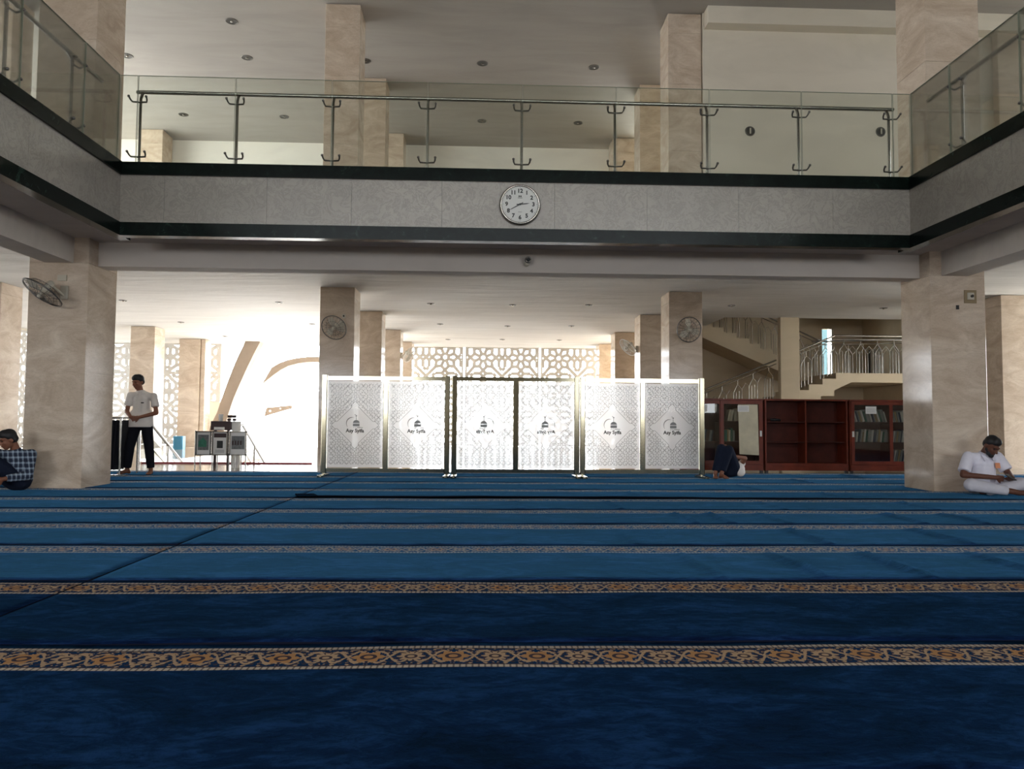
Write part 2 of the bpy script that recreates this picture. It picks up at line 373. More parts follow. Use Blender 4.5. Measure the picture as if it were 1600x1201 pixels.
# walls
wb = MB()
for q in ((XL, XR, -.3, 1.45), (XL, XR, 3.75, 7.1), (XL, XR, 8.2, 13.8), (XL, -11.5, 1.45, 8.2), (11.5, XR, 1.45, 8.2), (-4.6, 4.6, 1.45, 3.75)): wb.box(q[0], q[1], -8.3, -8, q[2], q[3])  # unseen openings added to light the front; solid centre darkens screen reflections
for k in range(11): wb.box(-10.1+2*k, -9.9+2*k, -8.25, -8.05, 7.1, 8.2)
S('wall_back', wb, M['wall'])
cl = MB(); cl.box(-5.6, 6.6, 10.6, 10.7, ZU+.3, 13.6)  # unseen windowless walls added to keep sky and sun out of the void
cl.box(-5.75, -5.6, -8, 10.7, ZU, 13.6); cl.box(6.6, 6.75, -8, 10.7, ZU, 13.6)
S('wall_void_unseen', cl, M['wall'])
wl = MB(); wl.box(XL-.2, XL, 12, 29, 3.72, 5.4); wl.box(XL-.2, XL, 12, 29, 8.6, 10.3); wl.box(XL-.2, XL, -8, 12, -.3, 10.3)
S('wall_left', wl, M['wall'])
wr = MB(); wr.box(XR, XR+.2, -8, 13.1, -.3, 3.1); wr.box(XR, XR+.2, -8, 16.5, 3.1, 7.8); wr.box(XR, XR+.2, -2, 16.5, 8.3, 10.3); wr.box(XR, XR+.2, -8, -2, 7.8, 10.3); wr.box(XR, XR+.2, 16.5, 29, -.3, 10.3)
S('wall_right', wr, M['wall'])
S('wall_upper_far', MB().box(XL, 4.8, 24.3, 24.5, ZF, ZU+.02), M['wallfar'])
S('wall_upper_right', MB().box(4.77, XR, 15.95, 16.15, ZF-.02, ZU+.02), M['wall'])
sw = MB(); sw.box(5.05, 5.2, 20.1, 23.0, 0, 7); sw.box(11.9, 12.05, 19.99, 21.95, 0, 7); sw.box(11.9, 12.05, 22.75, 23.0, 0, 7); sw.box(11.9, 12.05, 21.95, 22.75, 0, 2.45); sw.box(11.9, 12.05, 21.95, 22.75, 3.25, 7)
sw.box(5.05, 10.6, 23.0, 23.2, 0, 7); sw.box(10.97, 12.05, 23.0, 23.2, 0, 7); sw.box(10.6, 10.97, 23.0, 23.2, 0, 2.45); sw.box(10.6, 10.97, 23.0, 23.2, 3.93, 7)
sw.box(5.05, 12.05, 19.99, 23.2, 7, 7.1)
S('wall_stairwell', sw, M['stairwall'])
S('wall_stair_side', MB().box(12.05, XR, 19.9, 20.1, 0, ZC), M['stairwall'])
S('wall_spandrel', MB().box(5.05, 12.05, 19.86, 19.98, ZF-.02, 7.05), M['stairwall'])
wn_ = MB()
for a, b, c2, d in ((10.6, 10.63, 2.45, 3.93), (10.94, 10.97, 2.45, 3.93)): wn_.box(a, b, 23.05, 23.12, c2, d)
wn_.box(10.6, 10.97, 23.05, 23.12, 3.52, 3.56)
w1 = S('window_1', wn_, M['darksteel'])
pn = MB().box(10.63, 10.94, 23.08, 23.09, 2.45, 3.93).build('window_pane', M['glass']); pn.parent = w1
w2 = S('window_2', MB().box(11.95, 12.0, 21.93, 21.97, 2.45, 3.25).box(11.95, 12.0, 22.73, 22.77, 2.45, 3.25), M['darksteel'])
cu = MB()
for i in range(16):
    y = 21.97+i*.05; cu.prism([(12.02, y, 2.45), (12.00+.02*(i % 2), y+.05, 2.45), (12.04+.02*(i % 2), y+.05, 2.45), (12.06, y, 2.45)], (0, 0, .8))
cu = cu.build('white_curtain', M['curtain']); cu.parent = w2

# ------------------------------------------------------------------ columns
def column(x0, x1, y0, y1, z0, z1, joints, label, grp):
    m = MB(); g = .004; z1 = z1-.01 if z1 < 11 else z1; zs = [z0]+[j for j in joints if z0 < j < z1]+[z1]
    for a, b in zip(zs[:-1], zs[1:]): m.cbox(x0, x1, y0, y1, a+(g if a != z0 else 0), b, .006)
    m.box(x0+.012, x1-.012, y0+.012, y1-.012, z0, z1)
    o = m.build('marble_column', M['marble']); tag(o, label, 'column', grp, 'thing'); return o
J = [1.58, 3.07, 3.56, 4.9, 6.2, 7.5, 8.8, 9.5]
G1, G2 = 'columns at the corners of the void', 'square marble columns on the prayer floor'
G3 = 'square marble columns on the upper gallery'
column(-6.19, -5.4, 10.35, 11.15, 0, 3.8, J, 'thick beige marble column behind the seated man in the plaid shirt', G1)
column(6.35, 7.15, 10.35, 11.1, 0, 3.8, J, 'thick beige marble column beside the man in white with the phone', G1)
column(-6.19, -5.4, 10.35, 11.15, 4.19, 10.0, J, 'tall marble column rising behind the left corner of the glass railing', G1)
column(6.35, 7.15, 10.35, 11.1, 4.19, 10.0, J, 'tall marble column rising behind the right corner of the glass railing', G1)
lowc = [(-3.49, 16.0, 'marble column with a wall fan, just behind the left end of the screens'), (-3.38, 19.5, 'second marble column in the row behind the left end of the screens'),
        (-3.32, 23.4, 'third marble column behind the left end of the screens, small fan on its side'), (-3.3, 27.0, 'farthest and smallest marble column of the row behind the left screens'),
        (4.01, 16.0, 'marble column with a round wall fan, left of the bookcases'), (4.12, 19.5, 'second marble column in the right row, white fan on its side'),
        (4.14, 23.4, 'third marble column in the right row behind the folding screens'), (4.2, 27.0, 'farthest narrow marble column of the right row, beside the lattice wall'),
        (-10.82, 23.3, 'marble column against the lattice, right behind the standing man'), (-10.75, 26.8, 'marble column behind the poster stand, next to the slanting rib'),
        (-10.82, 15.95, 'marble column at the far left edge behind the seated plaid man'), (11.3, 15.85, 'brightly daylit marble column at the far right edge')]
for x, y, lb in lowc: column(x, x+.73, y, y+.73, 0, 3.8, [1.58, 3.56], lb, G2)
upc = [(-3.49, 16.0, 'large marble column on the gallery, left of the ceiling lights'), (-3.38, 19.5, 'second gallery column of the left row, partly behind the large one'),
       (-3.32, 23.3, 'small far gallery column of the left row at the end wall'), (4.01, 16.0, 'large marble column on the gallery beside the blank right wall'),
       (4.12, 19.5, 'second gallery column of the right row'), (4.05, 23.3, 'small far gallery column of the right row, at the end wall'),
       (-10.82, 23.4, 'short looking gallery column at the far left end wall'), (-10.82, 15.95, 'gallery column glimpsed through the left glass side'), (11.3, 15.75, 'pale gallery column at the far right behind the side glass')]
for x, y, lb in upc: column(x, x+.74, y, y+(.74 if y != 15.75 else .19), 4.19, 10, [5.4, 6.9, 8.4, 9.55], lb, G3)
column(-10.0, -9.85, 26.85, 27.4, 0, 3.8, [], 'slim marble pier against the column behind the poster stand', G2)

# ------------------------------------------------------------------ balcony parapet
par = thing('balcony_parapet', 'grey marble gallery parapet with dark green bands round the void', 'balcony', (0, 9.5, 3.25))
js = [-4.6, -4.05, -2.77, -1.7, -.55, .9, 2.1, 3.3, 4.55, 5.58]
g = MB()
for a, b in zip(js[:-1], js[1:]): g.box(a+.0015, b-.0015, 9.5, 9.62, 3.42, 4.03)
yy = [9.5, 8.9, 7.6, 6.3, 5.0, 3.7, 2.4, 1.1, -.2, -2, -4, -6, -7.98]
for a, b in zip(yy[:-1], yy[1:]):
    g.box(-4.72, -4.6, b+.0015, a-.0015 if a != 9.5 else 9.62, 3.42, 4.03); g.box(5.58, 5.7, b+.0015, a-.0015 if a != 9.5 else 9.62, 3.42, 4.03)
g.build('stone_cladding', M['granite'], par)
for z0, z1, e in ((3.25, 3.42, .03), (4.03, 4.19, .03)):
    for q, args in enumerate(((-4.6+e, 5.58-e, 9.5-e, 9.61 if z0 < 4 else 9.75), (-4.71 if z0 < 4 else -4.85, -4.6+e, -7.98, 9.75), (5.58-e, 5.69 if z0 < 4 else 5.83, -7.98, 9.75))):
        o = MB().box(*args, z0, z1).build('green_band', M['green'], par)

# ------------------------------------------------------------------ glass railings
def railing(label, origin, along, inward, s0, s1, joints, posts):
    """along: unit direction of the run, inward: away from the void; s measured along from origin"""
    along, inward = Vv(along), Vv(inward); O = Vv(origin); zf = ZF
    t = thing('glass_railing', label, 'railing', origin, 'glass railings of the gallery')
    P = lambda s, d, z: O + along*s + inward*d + Vector((0, 0, z-O.z))
    seams = [s0]+joints+[s1]
    for a, b in zip(seams[:-1], seams[1:]):
        m = MB(); m.prism([P(a+.006, .02, zf), P(b-.006, .02, zf), P(b-.006, .03, zf), P(a+.006, .03, zf)], (0, 0, 1.18)); gp = m.build('glass_pane', M['glass'], t)
        e = MB()
        for q in (a+.006, b-.006): e.prism([P(q-.0012, .019, zf), P(q+.0012, .019, zf), P(q+.0012, .031, zf), P(q-.0012, .031, zf)], (0, 0, 1.18))
        e.prism([P(a+.006, .018, zf+1.176), P(b-.006, .018, zf+1.176), P(b-.006, .032, zf+1.176), P(a+.006, .032, zf+1.176)], (0, 0, .005))
        e.build('pane_edge', M['glassedge'], gp)
    MB().tube([P(s0+.14, .18, 5.22), P(s1-.14, .18, 5.22)], .025, 10).build('handrail', M['steel'], t)
    for s in posts:
        m = MB(); m.tube([P(s, .12, zf), P(s, .12, 5.1), P(s, .15, 5.16), P(s, .18, 5.21)], .019, 8); po = m.build('post', M['steel'], t)
        for z in (5.05, 4.33):
            b = MB(); b.tube([P(s-.11, .03, z+.045), P(s-.105, .06, z+.02), P(s-.09, .085, z), P(s, .10, z), P(s+.09, .085, z), P(s+.105, .06, z+.02), P(s+.11, .03, z+.045)], .012, 6)
            b.ell(P(s-.11, .02, z+.045), .018, .018, .018, 8, 5); b.ell(P(s+.11, .02, z+.045), .018, .018, .018, 8, 5); b.build('bracket', M['darksteel'], po)
    return t
px = [-4.48+1.2395*i for i in range(9)]
railing('front glass railing with steel handrail above the clock', (0, 9.6, ZF), (1, 0, 0), (0, 1, 0), -4.70, 5.68, [p+.005 for p in px], px)
ys = [8.79-1.2*i for i in range(8)]
railing('glass railing along the left side of the void', (-4.68, 0, ZF), (0, -1, 0), (-1, 0, 0), -9.62, 1.5, [-y for y in ys], [-y+.1 for y in ys])
railing('glass railing along the right side of the void', (5.66, 0, ZF), (0, -1, 0), (1, 0, 0), -9.62, 1.5, [-y for y in ys], [-y+.1 for y in ys])

# ------------------------------------------------------------------ wall clock and camera
def text_mesh(name, s, size, mat, parent, loc, rot=(pi/2, 0, 0), offset=0.0, ext=.0008, sx=1.0):
    cu_ = bpy.data.curves.new(name, 'FONT'); cu_.body = s; cu_.size = size; cu_.align_x = 'CENTER'; cu_.align_y = 'CENTER'; cu_.offset = offset; cu_.extrude = ext; cu_.resolution_u = 3
    o = bpy.data.objects.new(name, cu_); C.objects.link(o); bpy.context.view_layer.update()
    me = bpy.data.meshes.new_from_object(o.evaluated_get(bpy.context.evaluated_depsgraph_get())); bpy.data.objects.remove(o)
    o = bpy.data.objects.new(name, me); me.materials.clear(); me.materials.append(mat); C.objects.link(o)
    o.parent = parent; o.location = Vector(loc)-parent_loc(parent); o.rotation_euler = rot; o.scale = (sx, 1, 1); return o
ck = thing('wall_clock', 'round white wall clock with silver rim on the parapet', 'clock', (.45, 9.5, 3.73))
cc = Vector((.45, 9.5, 3.73))
def disc(m, c, R, y0, y1, seg=48): m.prism([(c[0]+R*cos(2*pi*i/seg), y0, c[2]+R*sin(2*pi*i/seg)) for i in range(seg)], (0, y1-y0, 0))
m = MB(); disc(m, cc, .235, 9.455, 9.498); m.build('dial', M['face'], ck)
m = MB(); m.ring((cc.x, 9.462, cc.z), (0, 1, 0), .245, .017, 48, 8); m.ring((cc.x, 9.482, cc.z), (0, 1, 0), .252, .014, 48, 8); m.build('rim', M['steel'], ck)
numr = MB()
for h in range(1, 13):
    a = radians(90-30*h); r = .172
    text_mesh('numeral', str(h), .072, M['ink'], ck, (cc.x+r*cos(a), 9.453, cc.z+r*sin(a)), offset=.0028)
m = MB()
for k in range(60):
    a = radians(6*k); L = .012 if k % 5 == 0 else .005; u = Vector((cos(a), 0, sin(a)))
    m.bar(cc+u*(.222-L)+Vector((0, -.047, 0)), cc+u*.222+Vector((0, -.047, 0)), .004 if k % 5 == 0 else .002, .002)
m.build('minute_marks', M['ink'], ck)
def hand(ang, L, wd, nm, y):
    a = radians(90-ang); u = Vector((cos(a), 0, sin(a))); p = Vector((cc.x, y, cc.z)); x = Vector((-u.z, 0, u.x))
    m = MB(); m.prism([p-u*.045-x*wd*.5, p+u*L*.7-x*wd*.5, p+u*L, p+u*L*.7+x*wd*.5, p-u*.045+x*wd*.5], (0, -.002, 0)); m.build(nm, M['ink'], ck)
hand(84, .125, .012, 'hour_hand', 9.450); hand(240, .17, .009, 'minute_hand', 9.447)
m = MB(); disc(m, cc, .012, 9.440, 9.452, 16); m.build('hub', M['ink'], ck)
m = MB(); m.box(.43, .447, 9.452, 9.454, 3.825, 3.843); m.box(.452, .469, 9.452, 9.454, 3.825, 3.843); m.box(.42, .48, 9.452, 9.454, 3.810, 3.816); m.build('maker_mark', M['ink'], ck)
m = MB(); m.box(.425, .475, 9.452, 9.454, 3.628, 3.633); m.build('small_print', M['greypic'], ck)

cv = thing('security_camera', 'small dome-eyed security camera on the white beam under the clock', 'camera', (.62, 10.6, 3.24))
MB().ell((.60, 10.56, 3.19), .04, .04, .03).cone((.60, 10.6, 3.19), .03, (.60, 10.52, 3.20), .02).build('bracket', M['offwhite'], cv)
MB().tube([(.62, 10.58, 3.25), (.62, 10.45, 3.235)], .045, 14).build('housing', M['black'], cv)
MB().ring((.62, 10.447, 3.235), (0, 1, 0), .034, .008, 20, 6).build('bezel', M['steel'], cv)
MB().ell((.62, 10.447, 3.235), .022, .01, .022).build('lens', M['ink'], cv)

# ------------------------------------------------------------------ recessed downlights
def downlight(x, y, z, label, grp, r=.085, vertical=None):
    t = thing('recessed_downlight', label, 'light', (x, y, z), grp)
    n = (0, 1, 0) if vertical else (0, 0, 1)
    MB().ring((x, y, z-.003) if not vertical else (x, y-.003, z), n, r, .012, 24, 6).build('trim_ring', M['darksteel'], t)
    m = MB()
    if vertical: m.tube([(x, y-.012, z), (x, y+.0, z)], r-.006, 20); m.build('reflector', M['darkhole'], t); MB().box(x-.014, x+.014, y-.035, y-.01, z-.06, z+.06).build('bulb', M['offwhite'], t)
    else: m.tube([(x, y, z+.02), (x, y, z-.006)], r-.006, 20); m.build('reflector', M['darkhole'], t); MB().ell((x, y, z-.012), .035, .035, .02).build('bulb', M['steel'], t)
gU, gL = 'downlights in the gallery ceiling', 'downlights in the lower ceiling'
for x, y, lb in [(-5.98, 18.56, 'unlit downlight left of the large left gallery column'), (-3.04, 18.57, 'downlight right beside the large left gallery column'),
                 (-.09, 18.55, 'downlight in the middle of the gallery ceiling, nearer row'), (2.75, 18.6, 'darkest open downlight, nearer row, toward the right gallery column'),
                 (-8.95, 18.62, 'downlight at the left edge of the gallery ceiling by the corner column'), (-8.98, 22.21, 'downlight above the far left gallery column'),
                 (-6.01, 22.19, 'downlight seen through the glass, between far left column and large column'), (-.11, 22.19, 'downlight seen through the middle glass pane, far row'),
                 (2.8, 22.18, 'downlight in the far row, toward the right gallery columns'), (-5.79, 16.84, 'shallow downlight nearest the top of the gallery ceiling')]:
    downlight(x, y, 10, lb, gU, .13)
for x, y, lb in [(-8.68, 18.25, 'downlight just right of the thick left column'), (-4.96, 18.23, 'downlight left of the column with the left fan'), (-8.88, 22.22, 'downlight above the column behind the standing man'),
                 (-8.83, 25.85, 'downlight above the pier behind the poster stand'), (-5.08, 22.3, 'downlight at the left edge of the left fan column'), (-1.29, 18.12, 'front row downlight above the first folding screen'),
                 (.7, 18.16, 'front row downlight under the clock, above the middle screen'), (2.55, 18.0, 'front row downlight above the third folding screen'), (-1.28, 21.95, 'second row downlight above the first screen'),
                 (.71, 22.21, 'second row downlight above the middle screen'), (2.6, 22.03, 'second row downlight above the right screen'), (-1.24, 26.07, 'far row downlight near the lattice, left one'),
                 (.65, 25.88, 'far row downlight near the lattice, middle one'), (2.63, 25.88, 'far row downlight near the lattice, right one'), (6.0, 17.82, 'downlight in front of the upper stair flight'),
                 (9.8, 17.9, 'downlight in front of the stair landing')]:
    downlight(x, y, 3.8, lb, gL)
downlight(5.81, 15.95, 7.36, 'round lamp set in the blank gallery wall, left of the pair', 'wall lamps on the gallery', .10, True)
downlight(8.74, 15.95, 7.41, 'round lamp set in the blank gallery wall, by the corner column', 'wall lamps on the gallery', .10, True)

# ------------------------------------------------------------------ wall fans
def fan(label, c, n, mount, mat_c='darksteel'):
    c, n, mount = Vv(c), Vv(n).normalized(), Vv(mount); t = thing('wall_fan', label, 'fan', mount, 'wall fans')
    a = n.orthogonal().normalized(); b = n.cross(a); R = .265
    m = MB(); m.ring(c, n, R, .011, 32, 6)
    for q, rr in ((.045, .6), (.06, .3)): m.ring(c+n*q, n, R*rr, .003, 24, 4)
    m.ring(c-n*.07, n, R*.75, .003, 24, 4)
    for k in range(20):
        d = a*cos(2*pi*k/20)+b*sin(2*pi*k/20)
        m.tube([c+d*.04+n*.065, c+d*R*.6+n*.045, c+d*R, c+d*R*.7-n*.075, c+d*.06-n*.085], .0028, 4)
    m.build('cage', M[mat_c], t)
    for k in range(3):
        d = a*cos(2*pi*k/3)+b*sin(2*pi*k/3); e = n.cross(d)
        m = MB(); pts = [c+d*.03-e*.02, c+d*.12-e*.075-n*.02, c+d*.22-e*.06-n*.015, c+d*.235+e*.02, c+d*.15+e*.06+n*.015, c+d*.03+e*.02]
        m.prism(pts, -n*.004); m.build('blade', M['offwhite'], t)
    MB().cap(c+n*.03, .035, c+n*.055, .03).build('hub', M['offwhite'], t)
    MB().cap(c-n*.06, .055, c-n*.16, .045).build('motor_housing', M['offwhite'], t)
    m = MB(); k = c-n*.15; m.tube([k, (k+mount)/2+Vector((0, 0, -.02)), mount+Vector((0, 0, -.05))], .016, 8); m.cbox(mount.x-.05, mount.x+.05, mount.y-.02, mount.y+.02, mount.z-.09, mount.z+.09, .01)
    m.build('bracket', M['offwhite'], t)
    return t
fan('wall fan tilted downward on the thick left column', (-5.80, 10.0, 2.60), (-.38, -.42, -.80), (-5.70, 10.335, 2.66))
fan('wall fan on the column behind the left end of the screens', (-3.12, 15.66, 2.88), (-.15, -.75, -.45), (-3.02, 15.985, 2.98))
fan('wall fan with round cage on the column left of the bookcases', (4.36, 15.68, 2.93), (.1, -.95, -.15), (4.4, 15.985, 2.90))
fan('pale wall fan seen edge-on, hanging off the second right column', (3.80, 19.6, 2.93), (-.7, -.25, -.62), (4.10, 19.75, 2.9), 'white')
fan('small far wall fan on the third left column, catching daylight', (-2.28, 23.2, 3.0), (.75, -.3, -.45), (-2.57, 23.45, 3.0), 'white')
m = MB(); m.box(-5.80, -5.68, 10.33, 10.352, 2.82, 2.90)
o = m.build('broken_wall_box', M['offwhite']); tag(o, 'chipped old fixture plate above the left column fan', 'fixture')
for (x, y, z, lb) in ((-2.98, 15.99, 3.17, 'small dark socket box above the left screen column fan'),):
    t = thing('wall_socket', lb, 'socket', (x, y, z), 'wall boxes on the columns'); MB().cbox(x-.04, x+.04, y-.015, y+.008, z-.045, z+.045).build('plate', M['offwhite'], t); MB().tube([(x, y-.03, z), (x, y-.01, z)], .018).build('plug', M['black'], t)
t = thing('volume_control_box', 'square beige control box high on the thick right column', 'switch', (6.93, 10.34, 2.78))
MB().box(6.84, 7.02, 10.342, 10.352, 2.68, 2.87).build('glue_patch', plain('stained_marble_patch', srgb(140, 122, 92), .6), t)
MB().cbox(6.88, 6.98, 10.325, 10.345, 2.73, 2.83, .008).build('plate', M['offwhite'], t); MB().tube([(6.94, 10.305, 2.78), (6.94, 10.33, 2.78)], .02, 12).build('knob', M['darkhole'], t)
o = MB().box(6.72, 6.76, 10.338, 10.352, 2.59, 2.65).build('socket_hole', M['black']); tag(o, 'small dark open socket hole below the control box on the right column', 'socket')

# ------------------------------------------------------------------ geometric pattern used by lattice wall and screen film
def tile_segments(p):
    """8-fold rosette with lens shapes between neighbours, centred at 0,0, period p"""
    pol = lambda r, a: (r*p*cos(radians(a)), r*p*sin(radians(a))); sg = []
    for k in range(8):
        a = 45*k
        sg += [(pol(.09, a-22.5), pol(.09, a+22.5)), (pol(.09, a+22.5), pol(.23, a+22.5)), (pol(.23, a-22.5), pol(.335, a)), (pol(.335, a), pol(.23, a+22.5))]
    for k in range(4):
        a = 90*k; q = Matrix.Rotation(radians(a), 2)
        L = [((.335, 0), (.42, .085)), ((.42, .085), (.5, .10)), ((.335, 0), (.42, -.085)), ((.42, -.085), (.5, -.10)),
             ((.237, .237), (.36, .30)), ((.237, .237), (.30, .36)), ((.36, .30), (.5, .5)), ((.30, .36), (.5, .5)), ((.36, .30), (.5, .24)), ((.30, .36), (.24, .5)), ((.42, .085), (.5, .24)), ((.42, -.085), (.5, -.24)), ((.42, .085), (.335, .16)), ((.42, -.085), (.335, -.16))]
        for s_, e in L:
            s2, e2 = q @ Vector(s_), q @ Vector(e); sg.append(((s2.x*p, s2.y*p), (e2.x*p, e2.y*p)))
    return sg

def lattice_tile_segments(p):
    pol = lambda r, a: (r*p*cos(radians(a)), r*p*sin(radians(a))); sg = []
    for k in range(8):
        a = 45*k
        sg += [(pol(.10, a-22.5), pol(.10, a+22.5)), (pol(.10, a+22.5), pol(.25, a+22.5)), (pol(.25, a-22.5), pol(.34, a)), (pol(.34, a), pol(.25, a+22.5))]
    for k in range(4):
        q = Matrix.Rotation(radians(90*k), 2)
        L = [((.34, 0), (.42, .08)), ((.42, .08), (.5, 0)), ((.34, 0), (.42, -.08)), ((.42, -.08), (.5, 0)), ((.24, .24), (.5, .5)), ((.42, .08), (.42, .26)), ((.42, -.08), (.42, -.26)), ((.42, .26), (.5, .34)), ((.42, -.26), (.5, -.34))]
        for s_, e in L:
            s2, e2 = q @ Vector(s_), q @ Vector(e); sg.append(((s2.x*p, s2.y*p), (e2.x*p, e2.y*p)))
    return sg
def lattice_panel(x0, x1, z0, z1, y, p, cx, cz, axis='x', wd=.13):
    m = MB(); sg = lattice_tile_segments(p)
    i0, i1 = int(math.floor((x0-cx)/p))-1, int(math.ceil((x1-cx)/p))+1; j0, j1 = int(math.floor((z0-cz)/p))-1, int(math.ceil((z1-cz)/p))+1
    put = (lambda u, v: (u, y, v)) if axis == 'x' else (lambda u, v: (y, u, v)); nr = (0, 1, 0) if axis == 'x' else (1, 0, 0)
    for i in range(i0, i1+1):
        for j in range(j0, j1+1):
            ox, oz = cx+i*p, cz+j*p
            for a, b in sg:
                ax, az, bx, bz = ox+a[0], oz+a[1], ox+b[0], oz+b[1]; mx, mz = (ax+bx)/2, (az+bz)/2
                if not (x0 < mx < x1 and z0 < mz < z1): continue
                ax, bx = max(x0, min(x1, ax)), max(x0, min(x1, bx)); az, bz = max(z0, min(z1, az)), max(z0, min(z1, bz))
                if (ax-bx)**2+(az-bz)**2 < 1e-5: continue
                jt = random.uniform(0, .012); m.bar([c_-jt*n_ for c_, n_ in zip(put(ax, az), nr)], [c_-jt*n_ for c_, n_ in zip(put(bx, bz), nr)], wd, .06+2*jt, nr)
    f = .035
    for q, (a, b) in enumerate((((x0, z0), (x1, z0)), ((x0, z1), (x1, z1)), ((x0, z0), (x0, z1)), ((x1, z0), (x1, z1)))): e = .015+.003*q; m.bar([c_-e*n_ for c_, n_ in zip(put(*a), nr)], [c_-e*n_ for c_, n_ in zip(put(*b), nr)], f*2, .10+2*e, nr)
    return m
GL = 'pierced lattice panels of the outer wall'
for k in range(3):
    x0 = -3.66+2.92*k; cx = x0+2.91/4
    o = lattice_panel(x0+.07, x0+2.85, .05, 3.79, 28.8, 1.455, cx, 3.41).build('lattice_panel', M['lattice'])
    tag(o, ['pierced star lattice panel above the first folding screen', 'pierced star lattice panel above the middle folding screen', 'pierced star lattice panel above the right folding screen'][k], 'lattice', GL)
lp = [(-14.6, -13.2, 'above the black clothes rack'), (-13.2, -11.2, 'between the standing man and next column'), (-11.2, -9.85, 'beside the slanting rib')]
for x0, x1, s_ in lp:
    for z0, z1, q in ((.05 if x0 < -11.3 else 1.63, 2.68, 'lower'), (2.72, 3.79, 'upper')):
        o = lattice_panel(x0+.07, x1-.07, z0, z1, 28.6, 1.3, x0+.65, 2.0).build('lattice_panel', M['lattice']); tag(o, '%s pierced lattice panel %s' % (q, s_), 'lattice', GL)
S('wall_lattice_base', MB().box(-11.2, -9.85, 28.55, 28.75, -.3, 1.6), M['wall'])
for k, x0 in enumerate((4.98, 7.0, 9.0)):
    pass
# side lattice that the left opening is screened with
for k in range(5):
    y0 = 12+k*3.3
    o = lattice_panel(y0+.07, y0+3.23, .05, 3.7, XL-.1, 1.65, y0+.82, .9, 'y').build('lattice_panel', M['lattice']); tag(o, 'side wall lattice panel number %d from the prayer hall' % (k+1) if False else ['nearest side lattice panel', 'second side lattice panel from the hall', 'third side lattice panel from the hall', 'fourth side lattice panel from the hall', 'side lattice panel at the outer corner'][k], 'lattice', 'side wall lattice panels')

# ------------------------------------------------------------------ entrance portal outside
Y0 = 27.5
arch = thing('entrance_arch', 'buff slanting rib and arched portal over the bright entrance', 'arch', (-8.6, Y0, 0))
outer = [(-8.62, 3.9), (-8.9, 3.3), (-9.1, 2.8), (-9.3, 2.23), (-9.5, 1.6), (-9.62, 1.2), (-9.85, .7), (-9.95, 0)]
inner = [(-8.08, 3.9), (-8.35, 3.35), (-8.6, 2.8), (-8.85, 2.2), (-9.05, 1.7), (-9.2, 1.2), (-9.35, .6), (-9.42, 0)]
m = MB()
for (a, b), (c_, d) in zip(zip(outer[:-1], outer[1:]), zip(inner[:-1], inner[1:])):
    m.prism([(a[0], Y0, a[1]), (c_[0], Y0, c_[1]), (d[0], Y0, d[1]), (b[0], Y0, b[1])], (0, .5, 0))
m.build('slanting_rib', M['portal_stone'], arch)
ao = [(-8.32, 2.31), (-7.99, 2.92), (-7.7, 3.1), (-7.35, 3.23), (-7.0, 3.30), (-6.66, 3.34), (-6.3, 3.35), (-5.9, 3.34), (-5.3, 3.24), (-4.7, 3.0), (-4.2, 2.6)]
ai = [(-8.32, 2.30), (-7.91, 2.64), (-7.62, 2.85), (-7.34, 3.0), (-7.0, 3.09), (-6.66, 3.14), (-6.3, 3.15), (-5.9, 3.13), (-5.35, 3.03), (-4.8, 2.8), (-4.35, 2.45)]
m = MB()
for (a, b), (c_, d) in zip(zip(ao[:-1], ao[1:]), zip(ai[:-1], ai[1:])):
    m.prism([(a[0], Y0+1, a[1]), (c_[0], Y0+1, c_[1]), (d[0], Y0+1, d[1]), (b[0], Y0+1, b[1])], (0, .5, 0))
m.build('arch_band', M['portal_stone'], arch)
m = MB(); m.prism([(-8.22, Y0+1, 1.08), (-8.14, Y0+1, 1.41), (-7.2, Y0+1, 1.51), (-7.19, Y0+1, 1.39), (-7.7, Y0+1, 1.24)], (0, .06, 0)); 
m.build('canopy_bracket', M['portal_stone'], arch)
for hx, hz, hr in ((-8.0, 1.29, .05), (-7.62, 1.38, .035)): MB().tube([(hx, Y0+.99, hz), (hx, Y0+1.07, hz)], hr, 12).build('bracket_hole', M['paper'], arch)
MB().tube([(-7.2, Y0+1, 1.5), (-6.6, Y0+1, 1.56), (-6.0, Y0+1, 1.58), (-5.0, Y0+1, 1.55)], .012, 5).build('tension_wire', M['steel'], arch)

o = MB().box(-7.32, -3.70, 16.42, 16.52, .001, .03).build('step_nosing', M['red']); tag(o, 'red painted edge strip at the top of the entrance steps', 'edge strip')
def stair_rail(x, label):
    t = thing('entrance_handrail', label, 'handrail', (x, 16.6, 0), 'handrails down the entrance steps')
    sl = lambda y: -.16/.3*(y-16.6)
    MB().tube([(x, 16.0, .86), (x, 16.6, .84), (x, 20.6, .84+sl(20.6))], .032, 8).build('top_rail', M['darksteel'], t)
    MB().tube([(x, 16.6, .35), (x, 20.6, .35+sl(20.6))], .02, 6).build('lower_rail', M['steel'], t)
    for y in (16.05, 17.5, 19.0, 20.4): MB().tube([(x, y, max(0, 0) if y < 16.5 else sl(y)-.16), (x, y, .84+(0 if y < 16.6 else sl(y)))], .022, 6).build('post', M['steel'], t)
    p = MB(); p.prism([(x-.005, 16.1, .08), (x-.005, 16.1, .78), (x-.005, 20.4, .78+sl(20.4)), (x-.005, 20.4, .08+sl(20.4))], (.01, 0, 0)); p.build('glass_pane', M['glass'], t)
stair_rail(-7.2, 'entrance step handrail between the standing man and poster stand')
stair_rail(-5.25, 'entrance step handrail coming down right of the poster stand')
